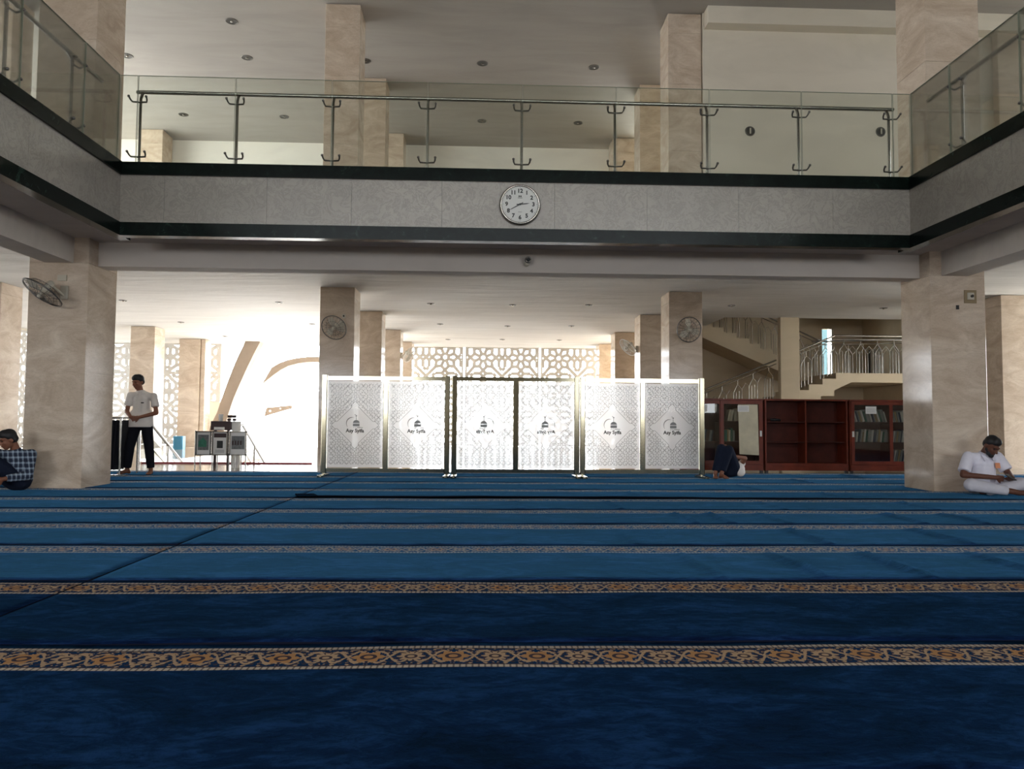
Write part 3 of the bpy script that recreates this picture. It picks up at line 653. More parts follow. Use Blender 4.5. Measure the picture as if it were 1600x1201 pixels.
# things out in the glare
def table_out(x, y, label, mat, w_=.9):
    t = thing('folding_table', label, 'table', (x, y, -2.25), 'tables outside the entrance')
    MB().box(x-w_/2, x+w_/2, y-.3, y+.3, -1.55, -1.5).build('table_top', M[mat], t)
    for a in (-1, 1):
        for b in (-1, 1): MB().tube([(x+a*(w_/2-.05), y+b*.25, -2.25), (x+a*(w_/2-.05), y+b*.25, -1.55)], .02, 6).build('leg', M['steel'], t)
def stall(x, y, z, label, mat, w_, h_):
    t = thing('donation_table', label, 'table', (x, y, z), 'tables outside the entrance')
    MB().box(x-w_/2, x+w_/2, y-.3, y+.3, z+h_-.05, z+h_).build('table_top', M[mat], t)
    MB().box(x-w_/2+.02, x+w_/2-.02, y-.29, y-.27, z+h_*.45, z+h_-.05).build('apron', M[mat], t)
    for a in (-1, 1):
        for b in (-1, 1): MB().tube([(x+a*(w_/2-.05), y+b*.25, z), (x+a*(w_/2-.05), y+b*.25, z+h_-.05)], .022, 6).build('leg', M['darksteel'], t)
S('floor_terrace', MB().box(-9.9, -3.0, 23.0, 28.5, -2.4, -1.15), M['pave'])
stall(-7.45, 24.2, -1.15, 'orange topped table in the glare beyond the entrance steps', 'orange', .62, .85)
stall(-6.7, 24.4, -1.15, 'plain steel legged table in the glare beside the orange one', 'steel', .45, .80)
o = MB().cbox(-9.75, -9.45, 24.0, 24.3, 0, .42, .04).build('blue_bin', M['bluebin']); tag(o, 'blue bin outside beyond the standing man', 'bin')
o = MB().cbox(-8.25, -7.95, 23.6, 23.9, -1.15, -.1, .04).build('blue_bin', M['bluebin']); tag(o, 'blue bin behind the right-hand step handrail', 'bin')

# ------------------------------------------------------------------ poster stand, lectern
ps = thing('poster_stand', 'steel stand holding three framed posters at the carpet edge', 'poster stand', (-5.0, 14.5, 0))
def poster(x0, x1, pic, y, z0=.27, z1=.73):
    f = MB()
    for a in ((x0, x0+.022, z0, z1), (x1-.022, x1, z0, z1), (x0, x1, z0, z0+.022), (x0, x1, z1-.022, z1)): f.box(a[0], a[1], y-.02, y+.02, a[2], a[3])
    fo = f.build('poster_frame', M['steel'], ps)
    MB().box(x0+.02, x1-.02, y-.004, y+.004, z0+.02, z1-.02).build('poster_sheet', M['paper'], fo)
    if pic == 0:
        MB().box(x0+.04, x1-.05, y-.008, y-.004, z0+.10, z1-.07).build('poster_picture', M['greypic'], fo)
        MB().prism([(x0+.05, y-.010, z0+.16), (x0+.20, y-.010, z0+.16), (x0+.2, y-.010, z0+.27), (x0+.13, y-.010, z0+.34), (x0+.05, y-.010, z0+.26)], (0, .002, 0)).build('green_picture', M['greenpic'], fo)
    elif pic == 1:
        MB().box(x0+.03, x1-.03, y-.008, y-.004, z1-.12, z1-.04).build('dark_heading', M['darkbox'], fo)
        MB().box(x0+.09, x1-.09, y-.008, y-.004, z0+.14, z0+.28).build('dark_picture', M['ink'], fo)
        m = MB()
        for k in range(3): m.box(x0+.06, x1-.06, y-.008, y-.004, z0+.06+k*.02, z0+.066+k*.02)
        m.build('text_lines', M['greypic'], fo)
    else:
        MB().box(x0+.04, x1-.04, y-.008, y-.004, z0+.12, z1-.09).build('poster_picture', M['greypic'], fo)
        m = MB()
        for k in range(4): m.box(x0+.05+k*.05, x0+.08+k*.05, y-.011, y-.008, z0+.20, z0+.28)
        m.build('dark_picture', M['darkbox'], fo)
poster(-5.45, -5.16, 0, 14.5); poster(-5.13, -4.84, 1, 14.46); poster(-4.82, -4.50, 2, 14.5)
for x in (-5.47, -5.37, -5.145, -5.05, -4.83, -4.72, -4.52, -4.60): MB().tube([(x, 14.52, 0), (x, 14.52, .29 if x in (-5.37, -5.05, -4.72, -4.6) else .74)], .011, 6).build('leg', M['steel'], ps)
MB().box(-5.47, -4.5, 14.51, 14.53, .285, .305).build('cross_bar', M['steel'], ps)
o = thing('reception_desk', 'dark brown box lectern with a pale sign behind the poster stand', 'lectern', (-5.15, 15.1, 0))
MB().box(-5.36, -4.98, 15.0, 15.3, .74, .92).build('body', M['darkbox'], o); MB().box(-5.29, -5.09, 14.985, 15.0, .75, .805).build('sign', M['paper'], o)
for x in (-5.3, -5.04): MB().tube([(x, 15.1, 0), (x, 15.1, .74)], .03, 6).build('leg', M['darkbox'], o)
MB().cbox(-4.97, -4.83, 15.05, 15.2, 0, .92, .01).build('side_box', M['paper'], o)
o = MB().tube([(-5.22, 15.15, .92), (-5.22, 15.15, 1.06)], [.038, .045], 14).build('paper_cup', M['paper']); tag(o, 'white cup standing on the dark lectern', 'cup')
t = thing('camera_device', 'small black camera-like device on the lectern', 'camera', (-5.0, 15.12, .92))
MB().cbox(-5.07, -4.91, 15.08, 15.16, .985, 1.04, .01).build('body', M['darkbox'], t); MB().tube([(-5.04, 15.07, .95), (-5.04, 15.16, .95)], .03, 10).tube([(-4.94, 15.07, .95), (-4.94, 15.16, .95)], .03, 10).build('foot', M['darkbox'], t)

# ------------------------------------------------------------------ clothes rack
rk = thing('clothes_rack', 'low steel rack hung with black garments behind the thick left column', 'clothes rack', (-6.1, 13.0, 0))
m = MB()
m.tube([(-6.02, 12.72, 0), (-6.02, 12.72, .97)], .018, 8); m.tube([(-6.02, 13.35, 0), (-6.02, 13.35, .97)], .018, 8); m.tube([(-6.5, 13.35, 0), (-6.5, 13.35, .97)], .018, 8)
m.tube([(-6.9, 12.72, .96), (-6.0, 12.72, .97)], .014, 8); m.tube([(-6.02, 12.72, .97), (-6.02, 13.35, .97)], .014, 8); m.box(-6.35, -5.85, 12.55, 12.67, 0, .035)
m.build('rack_frame', M['steel'], rk)
random.seed(3)
for k in range(8):
    x = -6.40+k*.047; g_ = thing('black_garment', ['black garment at the outer end of the rack', 'second black garment on the rack', 'third black garment on the rack', 'fourth black garment on the rack', 'fifth black garment on the rack', 'sixth black garment on the rack', 'seventh black garment on the rack', 'black garment nearest the standing man'][k], 'garment', (x, 12.85, .95), 'black garments on the rack')
    zb = .10+.1*random.random(); m = MB()
    pts = [(x-.012, 12.78, .93), (x+.012, 12.78, .93), (x+.02, 12.72, .6), (x+.012, 12.70, .35), (x+.006, 12.72, zb), (x-.010, 12.72, zb), (x-.016, 12.70, .35), (x-.022, 12.72, .6)]
    m.prism(pts, (0, .35, 0)); m.build('cloth', M['trouserblack'], g_); MB().ring((x, 12.9, .955), (1, 0, 0), .022, .003, 12, 4).build('hanger_hook', M['steel'], g_)

# ------------------------------------------------------------------ folding screens
def screen_panel(par, x0, x1, flip):
    z0, z1 = .155, 1.60; cx = (x0+x1)/2; cz = .86; hw = (x1-x0)/2
    pn = MB().box(x0, x1, -.004, .004, z0, z1).build('glass_panel', M['clear'], par); fm = MB(); fm.add([(x0, 0, z0), (x1, 0, z0), (x1, 0, z1), (x0, 0, z1)], [(0, 1, 2, 3)]); fm.build('frosted_film', M['frost'], pn)
    p = .262; m = MB(); sg = tile_segments(p)
    for i in range(-2, 3):
        for j in range(-3, 4):
            for a, b in sg:
                ax, az, bx, bz = i*p+a[0], j*p+a[1], i*p+b[0], j*p+b[1]; mx, mz = (ax+bx)/2, (az+bz)/2
                if abs(mx) > hw-.045 or mz+cz > z1-.05 or mz+cz < z0+.05 or abs(mx)+abs(mz) < .40: continue
                jt = random.uniform(0, .0015); m.bar((cx+ax, -.0055-jt, cz+az), (cx+bx, -.0055-jt, cz+bz), .0036, .011+2*jt)
    for k in range(4):
        q = Matrix.Rotation(radians(90*k), 2)
        for s_, e in (((.40, 0), (.34, .06)), ((.34, .06), (.30, .06)), ((.30, .06), (.06, .30)), ((.06, .30), (.06, .34)), ((.06, .34), (0, .40))):
            a, b = q @ Vector(s_), q @ Vector(e); m.bar((cx+a.x, -.0055, cz+a.y), (cx+b.x, -.0055, cz+b.y), .0045, .011)
    m.build('film_pattern', M['filmline'], pn)
    m = MB(); y = -.0055     # emblem: crescent, dome, minaret and stars
    arc = [(cx-.045+.10*cos(radians(a)), y, cz+.03+.10*sin(radians(a))) for a in range(75, 216, 10)]
    for a, b, ww in zip(arc[:-1], arc[1:], [.003, .006, .009, .011, .012, .013, .013, .012, .011, .010, .008, .006, .004, .003]): m.bar(a, b, ww, .011)
    dome = [(cx+.02+.055*cos(radians(a)), y, cz+.035+.05*sin(radians(a))) for a in range(0, 181, 15)]; m.prism(dome, (0, .011, 0))
    m.box(cx-.035, cx+.075, y, y+.0055+.0055, cz-.02, cz+.025); m.box(cx+.016, cx+.022, y, y+.0055+.0055, cz+.08, cz+.14); m.prism([(cx+.019+.012*cos(radians(a)), y, cz+.155+.012*sin(radians(a))) for a in range(0, 360, 45)], (0, .011, 0))
    m.prism([(cx+.0+.007*cos(radians(a)), y, cz+.175+.007*sin(radians(a))) for a in range(0, 360, 60)], (0, .011, 0))
    for k in range(4): m.bar((cx-.03+k*.03, y, cz-.05), (cx-.01+k*.03, y, cz-.03), .006, .011)
    for k in range(5): m.box(cx+.045+k*.018, cx+.058+k*.018, y, y+.0055+.0055, cz-.045, cz-.035)
    m.build('emblem', M['filmline'], pn)
    text_mesh('lettering', 'Asy Syifa', .085, M['ink'], pn, (cx, 0, cz-.095), offset=.0022, ext=.0055)
def make_screen(label):
    t = thing('folding_screen', label, 'screen', (0, 0, 0), 'folding screens across the carpet')
    W = 1.03; ch = M['chrome']
    for x in (-W, W): MB().cbox(x-.045, x+.045, -.035, .035, .05, 1.70, .012).build('side_post', ch, t)
    MB().cbox(-.045, .045, -.03, .03, .10, 1.66, .01).build('middle_post', ch, t)
    MB().box(-W+.045, W-.045, -.028, .028, 1.615, 1.68).build('top_rail', ch, t)
    MB().box(-W+.045, W-.045, -.028, .028, .08, .14).build('bottom_rail', ch, t)
    for x in (-W, W):
        f = MB(); f.cbox(x-.045, x+.045, -.26, .26, .0, .035, .008); f.tube([(x, 0, .03), (x, 0, .08)], .02, 8)
        for y in (-.24, .24): f.ell((x, y, .018), .04, .025, .018)
        f.build('foot', ch, t)
    screen_panel(t, -W+.05, -.05, False); screen_panel(t, .05, W-.05, False)
    return t
s1 = make_screen('folding screen at the left end, frosted panels before a column'); s1.location = (-1.63, 12.66, .014); s1.rotation_euler = (0, 0, radians(-2))
s2 = dup(s1, 'middle folding screen, its lettering seen reversed from behind', (.55, 12.6, .014), pi+radians(.3))
s3 = dup(s1, 'folding screen at the right end, next to the lying person', (2.71, 12.66, .014), radians(2.2))

# ------------------------------------------------------------------ bookcases and books
def make_case(x0, kind, label):
    W = 1.62; x1 = x0+W; y0, y1 = 14.2, 14.62; H = 1.42; t = thing('bookcase', label, 'bookcase', (x0, y0, 0), 'mahogany bookcases')
    m = MB(); m.box(x0, x0+.03, y0+.02, y1, .04, H-.02); m.box(x1-.03, x1, y0+.02, y1, .04, H-.02); m.box(x0+.03, x1-.03, y0+.03, y1-.02, .16, .19); m.cbox(x0-.01, x1+.01, y0-.005, y1, H-.03, H, .006)
    m.box(x0+.80, x0+.83, y0+.06, y1-.02, .19, H-.03); m.build('carcass', M['wood'] if kind else M['wood'], t); MB().box(x0+.03, x1-.03, y1-.02, y1, .06, H-.03).build('back_panel', M['wood_shaded'], t)
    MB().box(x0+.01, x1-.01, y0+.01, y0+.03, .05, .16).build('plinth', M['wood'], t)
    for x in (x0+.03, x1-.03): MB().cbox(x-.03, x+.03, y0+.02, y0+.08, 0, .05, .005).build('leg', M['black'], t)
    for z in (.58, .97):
        for a, b in ((x0+.03, x0+.80), (x0+.83, x1-.03)): MB().box(a, b, y0+.08, y1-.02, z, z+.02).build('shelf', M['wood_shaded'], t)
    if kind:
        for q, (a, b) in enumerate(((x0+.02, x0+.84), (x0+.79, x1-.02))):
            y = y0+(.0 if q == (kind == 1) else .025); d = MB(); s = .065
            d.box(a, a+s, y, y+.022, .17, H-.035); d.box(b-s, b, y, y+.022, .17, H-.035); d.box(a+s, b-s, y, y+.022, .17, .17+s); d.box(a+s, b-s, y, y+.022, H-.035-s, H-.035)
            dr = d.build('glass_door', M['wood'], t); MB().box(a+s, b-s, y+.008, y+.012, .17+s, H-.035-s).build('door_pane', M['cabglass'], dr)
            hx = (b-s/2) if q else (a+s/2); h_ = MB().cbox(hx-.018, hx+.018, y-.006, y+.002, .70, .81, .016); h_.build('finger_pull', M['white'], dr)
    return t
make_case(3.76, 1, 'glass door bookcase with a beige sheet taped inside, behind the lying person')
make_case(5.42, 0, 'open empty mahogany bookcase in the middle of the row')
make_case(7.08, 2, 'glass door bookcase with full shelves beside the thick right column')
random.seed(11)
def book(x, y, z, th, h, tilt, mat, label, grp):
    o = MB(); d = .2; o.cbox(-th/2, th/2, 0, d, 0, h, .002)
    b = o.build('book', mat); b.location = (x, y, z); b.rotation_euler = (0, tilt, 0); tag(b, label, 'book', grp)
    return b
bm = {k: plain('book_cover_'+k, srgb(*v), .6) for k, v in dict(cream=(205, 195, 170), teal=(60, 130, 110), green=(40, 95, 75), grey=(140, 140, 135), tan=(165, 140, 100), navy=(50, 60, 80), white=(215, 210, 200), brown=(95, 70, 55)).items()}
def row(x0, x1, z, cols, tilt, grp, where, gap=.0, hh=.24):
    x = x0; k = 0
    ordw = ['first', 'second', 'third', 'fourth', 'fifth', 'sixth', 'seventh', 'eighth', 'ninth', 'tenth', 'eleventh', 'twelfth', 'thirteenth', 'fourteenth', 'fifteenth', 'sixteenth', 'seventeenth', 'eighteenth', 'nineteenth', 'twentieth']
    while x < x1 and k < 20:
        th = random.uniform(.018, .04); h = hh*random.uniform(.8, 1.05); c = cols[k % len(cols)]
        dx = abs(sin(tilt))*.0; cn = c
        zz = z+.021+(abs(sin(tilt))*th/2)
        book(x+th/2, 14.32, zz, th, h, tilt, bm[c], '%s %s book along %s' % (ordw[k], cn, where), grp)
        x += th/cos(tilt)+gap+random.uniform(.001, .006); k += 1
row(4.72, 4.80, .97, ['cream', 'cream'], .22, 'books in the left bookcase', 'the top shelf, leaning, left bookcase'); row(4.86, 4.98, .97, ['cream', 'cream', 'tan'], 0, 'books in the left bookcase', 'the top shelf, upright, left bookcase')
row(4.64, 4.86, .58, ['teal', 'green', 'teal', 'tan', 'cream', 'green', 'grey'], 0, 'books in the left bookcase', 'the green-filled shelf, left bookcase')
row(3.95, 4.40, .58, ['brown', 'grey', 'navy', 'brown'], .15, 'books in the left bookcase', 'the dark shelf beside the folding screen')
for z, ti in ((.97, -.28), (.58, .12)):
    row(7.22, 7.86, z, ['grey', 'white', 'navy', 'grey', 'tan', 'white', 'green', 'grey'], ti, 'books in the right bookcase', 'the %s shelf of the full bookcase, wide door' % ('top' if z > .8 else 'middle'), .004)
for z, ti in ((.97, -.2), (.58, .15), (.19, .2)):
    row(7.98, 8.5, z, ['white', 'grey', 'tan', 'grey', 'navy', 'white'], ti, 'books in the right bookcase, right door', 'the %s shelf, full bookcase, door by the column' % ('top' if z > .8 else 'middle' if z > .4 else 'bottom'), .006)
o = MB().prism([(4.89, 14.194, 1.31), (4.91, 14.194, .36), (5.29, 14.194, .34), (5.27, 14.194, 1.31)], (0, .002, 0)).build('paper_sheet', M['oldpaper']); tag(o, 'large beige paper sheet taped over the bookcase glass', 'paper')
for a, b, c_, d, lb in ((4.88, 5.10, 1.17, 1.29, 'small white notice above the beige sheet'), (7.38, 7.59, 1.15, 1.29, 'white notice on the glass of the full bookcase'), (4.22, 4.29, 1.17, 1.30, 'small white notice on the bookcase next to the screen')):
    o = MB().box(a, b, 14.186, 14.190, c_, d).build('paper_notice', M['paper']); tag(o, lb, 'notice')
    m = MB()
    for k in range(4): m.box(a+.015, b-.015-.01*(k % 2), 14.184, 14.1862, c_+.025+k*.022, c_+.030+k*.022)
    m.build('text_lines', M['greypic'], o)
o = MB(); o.cap((5.62, 14.4, 1.02), .03, (5.78, 14.4, 1.015), .025); o.ell((5.7, 14.4, 1.02), .10, .06, .03); o = o.build('folded_cloth', M['black']); tag(o, 'dark crumpled cloth on the top shelf of the empty bookcase', 'cloth')

# ------------------------------------------------------------------ staircase
sc_ = thing('staircase', 'beige staircase with landing behind the bookcases', 'staircase', (9.5, 19.9, 0))
ZL = 2.33; TR, RS = .375, .158; n1_ = 11
m = MB(); m.box(9.97, 11.88, 19.9, 22.95, ZL-.25, ZL); m.box(9.55, 9.97, 20.02, 22.95, ZL-.25, ZL); m.build('landing', M['stairwall'], sc_)
m = MB()                                            # lower flight, rising to the right, front face at Y 19.9
top = [(9.55, ZL)]; x, z = 9.55, ZL
for k in range(n1_):
    z -= RS; top.append((x, z)); x -= TR; top.append((x, z))
m.box(4.95, 9.55-TR*11, 20.02, 22.9, 0, ZL-RS*12)
for k in range(n1_):
    xa = 9.55-TR*(k+1); zt = ZL-RS*(k+1); zb = max(-.0, zt-.38-0)
    zb0 = max(0, 2.08-.47*(9.97-xa)); m.box(xa, xa+TR, 20.02, 21.3, zb0, zt)
m.prism([(px_, 19.9, pz_) for px_, pz_ in [(9.97, 2.08), (9.97, ZL)] + top + [(x, 0), (5.55, 0)]], (0, .12, 0))
m.build('lower_flight', M['stairwall'], sc_)
m = MB()
for k in range(12):                                 # upper flight rising to the left from the landing
    xa = 9.92-.36*(k+1); zt = ZL+RS*(k+1); zb = ZL-.16+RS*k*.97-.22
    m.prism([(xa, 21.6, zb+RS*.97), (xa+.36, 21.6, zb), (xa+.36, 21.6, zt), (xa, 21.6, zt)], (0, 1.38, 0))
m.build('upper_flight', M['stairwall'], sc_)
S('wall_stair_pier', MB().cbox(7.95, 8.47, 19.7, 19.895, 0, 3.8, .01), M['stairwall'])
def ornate_rail(label, p0, p1, drop=.0, seg=.42, base=None):
    p0, p1 = Vv(p0), Vv(p1); d = p1-p0; L = Vector((d.x, d.y, 0)).length; u = Vector((d.x, d.y, 0))/L; sl = d.z/L; H = 1.02
    t = thing('stair_railing', label, 'railing', p0, 'steel stair railings')
    P = lambda s, h: p0+u*s+Vector((0, 0, sl*s+h))
    MB().tube([P(0, H), P(L, H)], .022, 8).build('handrail', M['steel'], t); MB().tube([P(0, H-.10), P(L, H-.10)], .013, 6).build('second_rail', M['steel'], t)
    n = max(1, int(L/seg)); seg = L/n
    for i in range(n):
        s = (i+.5)*seg; m = MB(); q = seg*.27
        for e in (-1, 1): m.tube([P(s+e*q, -.0), P(s+e*q, .62), P(s, .80)], .011, 5)
        m.tube([P(s, .80), P(s, H-.10)], .011, 5); m.tube([P(s-q*.35, 0), P(s-q*.35, .60)], .009, 5); m.tube([P(s+q*.35, 0), P(s+q*.35, .60)], .009, 5)
        m.tube([P(s+q, .62), P(s+seg/2, .74), P(s+seg-q, .62)] if i < n-1 else [P(s+q, .62), P(s+seg/2, .7)], .009, 5)
        m.build('arched_baluster', M['steel'], t)
ornate_rail('steel railing of the lower stair flight above the bookcases', (4.95, 19.95, ZL-RS*12.35+.02), (7.93, 19.95, ZL-RS*4.33-.0))
ornate_rail('short steel railing of the lower flight between pier and landing', (8.49, 19.95, ZL-RS*2.85), (9.55, 19.95, ZL))
ornate_rail('steel railing along the front edge of the landing', (9.57, 19.95, ZL), (11.9, 19.95, ZL))
ornate_rail('darker steel railing of the upper stair flight', (9.9, 21.63, ZL+.05), (5.3, 21.63, ZL+.05+4.6*RS/.36), seg=.36)
ornate_rail('steel railing inside the landing by the window', (9.6, 21.5, ZL), (11.85, 20.7, ZL), seg=.36)
S('wall_window_view', MB().box(12.3, 14.53, 31, 31.2, -2.3, 7), M['bluewin'])

# ------------------------------------------------------------------ prayer carpets
Fe = [1.98, 3.22, 4.47, 5.73, 6.93, 8.05, 9.20, 10.43, 11.63, 12.78, 13.92]
FeN = [.72]+Fe[:-1]
ridges = {3: [(1.45, .6), (2.1, 1), (2.75, 1), (3.57, .9)], 4: [(2.71, 1), (3.84, 1), (1.2, .5)], 5: [(2.0, 1), (2.34, 1), (2.88, .6), (4.19, 1), (4.8, 1)], 6: [(1.5, .8), (3.3, .6), (5.0, .7), (.4, .5)], 7: [(2.0, .6), (4.6, .5)], 8: [(.6, .4), (3.9, .5)], 9: [(5.2, .8)], 10: [(6.6, .8), (5.6, .4)]}
ordn = ['nearest', 'second', 'third', 'fourth', 'fifth', 'sixth', 'seventh', 'eighth', 'ninth', 'tenth', 'farthest']
def carpet(i, side):
    y0, y1 = FeN[i]+.018, Fe[i]
    if side == 'R': x0, x1 = -2.264, 14.0
    else: x0, x1 = -12.0, -2.279
    nx = int((x1-x0)/.045) if side == 'R' else 120; ny = 14
    vs, uv, fs = [], [], []
    rd = ridges.get(i, []) if side == 'R' else []
    def zz(x, y):
        f = (y-y0)/(y1-y0); z = .014+.0015*sin(x*3.1+i*2)+.001*sin(x*7.3+y*5)
        for rx, a in rd:
            sl = (f-.5)*-.06; z += .036*a*math.exp(-((x-rx-sl)/(.022 if x > rx+sl else .05))**2)*min(1, 6*f)*min(1, max(0, (.76-f)*7))
        if i == 7 and side == 'R' and f < .12: z += .028*(1-f/.12)*(1 if x > -2 else 1.8)*max(.25, 1-max(0, x-1.5)/7)
        if side == 'L' and f < .08: z += .004
        return z
    for j in range(ny+1):
        y = y0+(y1-y0)*j/ny
        for k in range(nx+1):
            x = x0+(x1-x0)*k/nx; yo = .006*sin(x*1.3+i)+.004*sin(x*3.7+2*i)
            vs.append((x, y+yo, zz(x, y))); uv.append((x+.11*i, y1-y))
    for j in range(ny):
        for k in range(nx): a = j*(nx+1)+k; fs.append((a, a+1, a+nx+2, a+nx+1))
    nt = len(fs); n0 = len(vs)
    edge = [k for k in range(nx+1)]+[(nx+1)*(j+1)-1 for j in range(1, ny+1)]+[(nx+1)*(ny+1)-1-k for k in range(1, nx+1)]+[(nx+1)*j for j in range(ny-1, 0, -1)]
    for e in edge: vs.append((vs[e][0], vs[e][1], .0015 if vs[e][2] < .03 else vs[e][2]-.012)); uv.append(uv[e])
    for q in range(len(edge)): r = (q+1) % len(edge); fs.append((edge[q], n0+q, n0+r, edge[r]))
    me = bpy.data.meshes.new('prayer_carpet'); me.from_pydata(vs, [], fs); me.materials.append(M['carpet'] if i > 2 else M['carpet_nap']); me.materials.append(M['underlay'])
    ul = me.uv_layers.new(name='UVMap')
    for lp_ in me.loops: ul.data[lp_.index].uv = uv[lp_.vertex_index]
    for p in me.polygons: p.use_smooth = p.index < nt; p.material_index = 0 if p.index < nt else 1
    o = bpy.data.objects.new('prayer_carpet', me); C.objects.link(o)
    sd = 'right of the seam' if side == 'R' else 'left of the seam'
    tag(o, '%s row of blue prayer carpet with a floral border, %s' % (ordn[i], sd), 'carpet', 'rows of blue prayer carpet')
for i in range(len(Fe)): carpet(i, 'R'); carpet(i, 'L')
S('floor_underlay', MB().box(-12, 14, .7, 13.93, .0002, .0012), M['underlay'])

# ------------------------------------------------------------------ people
def blob(name, mb, mat, parent, voxel=.012, smooth=4):
    tmp = mb.build('tmp_'+name, mat); md = tmp.modifiers.new('r', 'REMESH'); md.mode = 'VOXEL'; md.voxel_size = voxel; md.use_smooth_shade = True
    s = tmp.modifiers.new('s', 'SMOOTH'); s.iterations = smooth; s.factor = .5
    bpy.context.view_layer.update(); me = bpy.data.meshes.new_from_object(tmp.evaluated_get(bpy.context.evaluated_depsgraph_get()))
    bpy.data.objects.remove(tmp); me.name = name
    off = parent_loc(parent)
    for v in me.vertices: v.co -= off
    for p in me.polygons: p.use_smooth = True
    o = bpy.data.objects.new(name, me); C.objects.link(o); o.parent = parent
    if not me.materials: me.materials.append(mat)
    return o
def frame(yaw, pitch=0, roll=0):
    """rotation for a head/hand whose own forward is -Y and up is Z"""
    return Matrix.Rotation(yaw, 3, 'Z') @ Matrix.Rotation(pitch, 3, 'X') @ Matrix.Rotation(roll, 3, 'Y')
def head(mb, c, R, k=1.0):
    T = lambda x, y, z: c + R @ Vector((x*k, y*k, z*k)); e = lambda x, y, z, a, b, d: mb.ell(T(x, y, z), a*k, b*k, d*k, 16, 10, R)
    e(0, .015, .03, .077, .095, .090); e(0, -.02, -.03, .062, .072, .075); e(0, -.045, -.085, .034, .036, .028)      # skull, face, chin
    mb.cap(T(0, -.09, .015), .009*k, T(0, -.112, -.022), .014*k); e(.012, -.100, -.026, .009, .009, .007); e(-.012, -.100, -.026, .009, .009, .007)
    e(0, -.078, .030, .052, .018, .012); e(0, -.083, -.054, .024, .014, .008); e(0, -.080, -.066, .020, .012, .007)
    for s in (-1, 1): e(.078*s, .01, -.005, .010, .022, .034); e(.038*s, -.062, -.02, .022, .020, .018)
    return T
def face_bits(par, body, c, R, k=1.0, mouth=True):
    T = lambda x, y, z: c + R @ Vector((x*k, y*k, z*k))
    for s in (-1, 1):
        MB().ell(T(.031*s, -.079, .008), .011*k, .008*k, .006*k, 8, 6, R).build('eye', M['hair'], par)
        MB().cap(T(.018*s, -.094, .030), .004*k, T(.048*s, -.083, .029), .003*k, 6).build('eyebrow', M['hair'], par)
    if mouth: MB().cap(T(-.02, -.097, -.058), .004*k, T(.02, -.097, -.058), .004*k, 6).build('mouth', plain('lip_colour', srgb(110, 60, 54), .5), par)
def hand_(mb, wrist, R, curl=.6, side=1, k=1.0):
    """palm grows along local -Z from the wrist, back of the hand faces local -Y, thumb toward side*X"""
    T = lambda x, y, z: Vector(wrist) + R @ Vector((x*k, y*k, z*k))
    mb.cap(T(0, 0, .01), .025*k, T(0, 0, -.03), .028*k)
    for x in (-.026, 0, .026): mb.cap(T(x*.7, 0, -.02), .018*k, T(x, 0, -.078), .015*k, 8)
    for x, L in ((-.031, .062), (-.011, .074), (.010, .080), (.031, .070)):
        x *= side; a = T(x, 0, -.082); c1 = curl; b = a+R @ Vector((0, sin(c1)*L*.5*k, -cos(c1)*L*.5*k)); c2 = curl*2; d = b+R @ Vector((0, sin(c2)*L*.3*k, -cos(c2)*L*.3*k)); c3 = curl*2.7; e = d+R @ Vector((0, sin(c3)*L*.22*k, -cos(c3)*L*.22*k))
        mb.cap(a, .0095*k, b, .009*k, 7); mb.cap(b, .009*k, d, .008*k, 7); mb.cap(d, .008*k, e, .007*k, 7)
    a = T(.026*side, 0, -.022); b = T(.052*side, .012, -.052); c = T(.060*side, .024, -.082); mb.cap(a, .014*k, b, .011*k, 7); mb.cap(b, .011*k, c, .009*k, 7)
def foot_(mb, ankle, d, k=1.0):
    """bare foot, ankle joint to toes along horizontal direction d"""
    a = Vector(ankle); d = Vector(d).normalized(); s = d.cross(Vector((0, 0, 1))); z0 = a.z
    mb.cap(a, .036*k, a-d*.03+Vector((0, 0, -.045)), .032*k); mb.cap(a+Vector((0, 0, -.03)), .036*k, a+d*.11+Vector((0, 0, -.055)), .028*k)
    for q, (o, L) in enumerate(((-.032, .155), (-.014, .165), (.002, .16), (.018, .15), (.032, .14))):
        mb.cap(a+d*.09+s*o*.9+Vector((0, 0, -.058)), .018*k, a+d*L+s*o+Vector((0, 0, -.064)), .0105*k, 7)

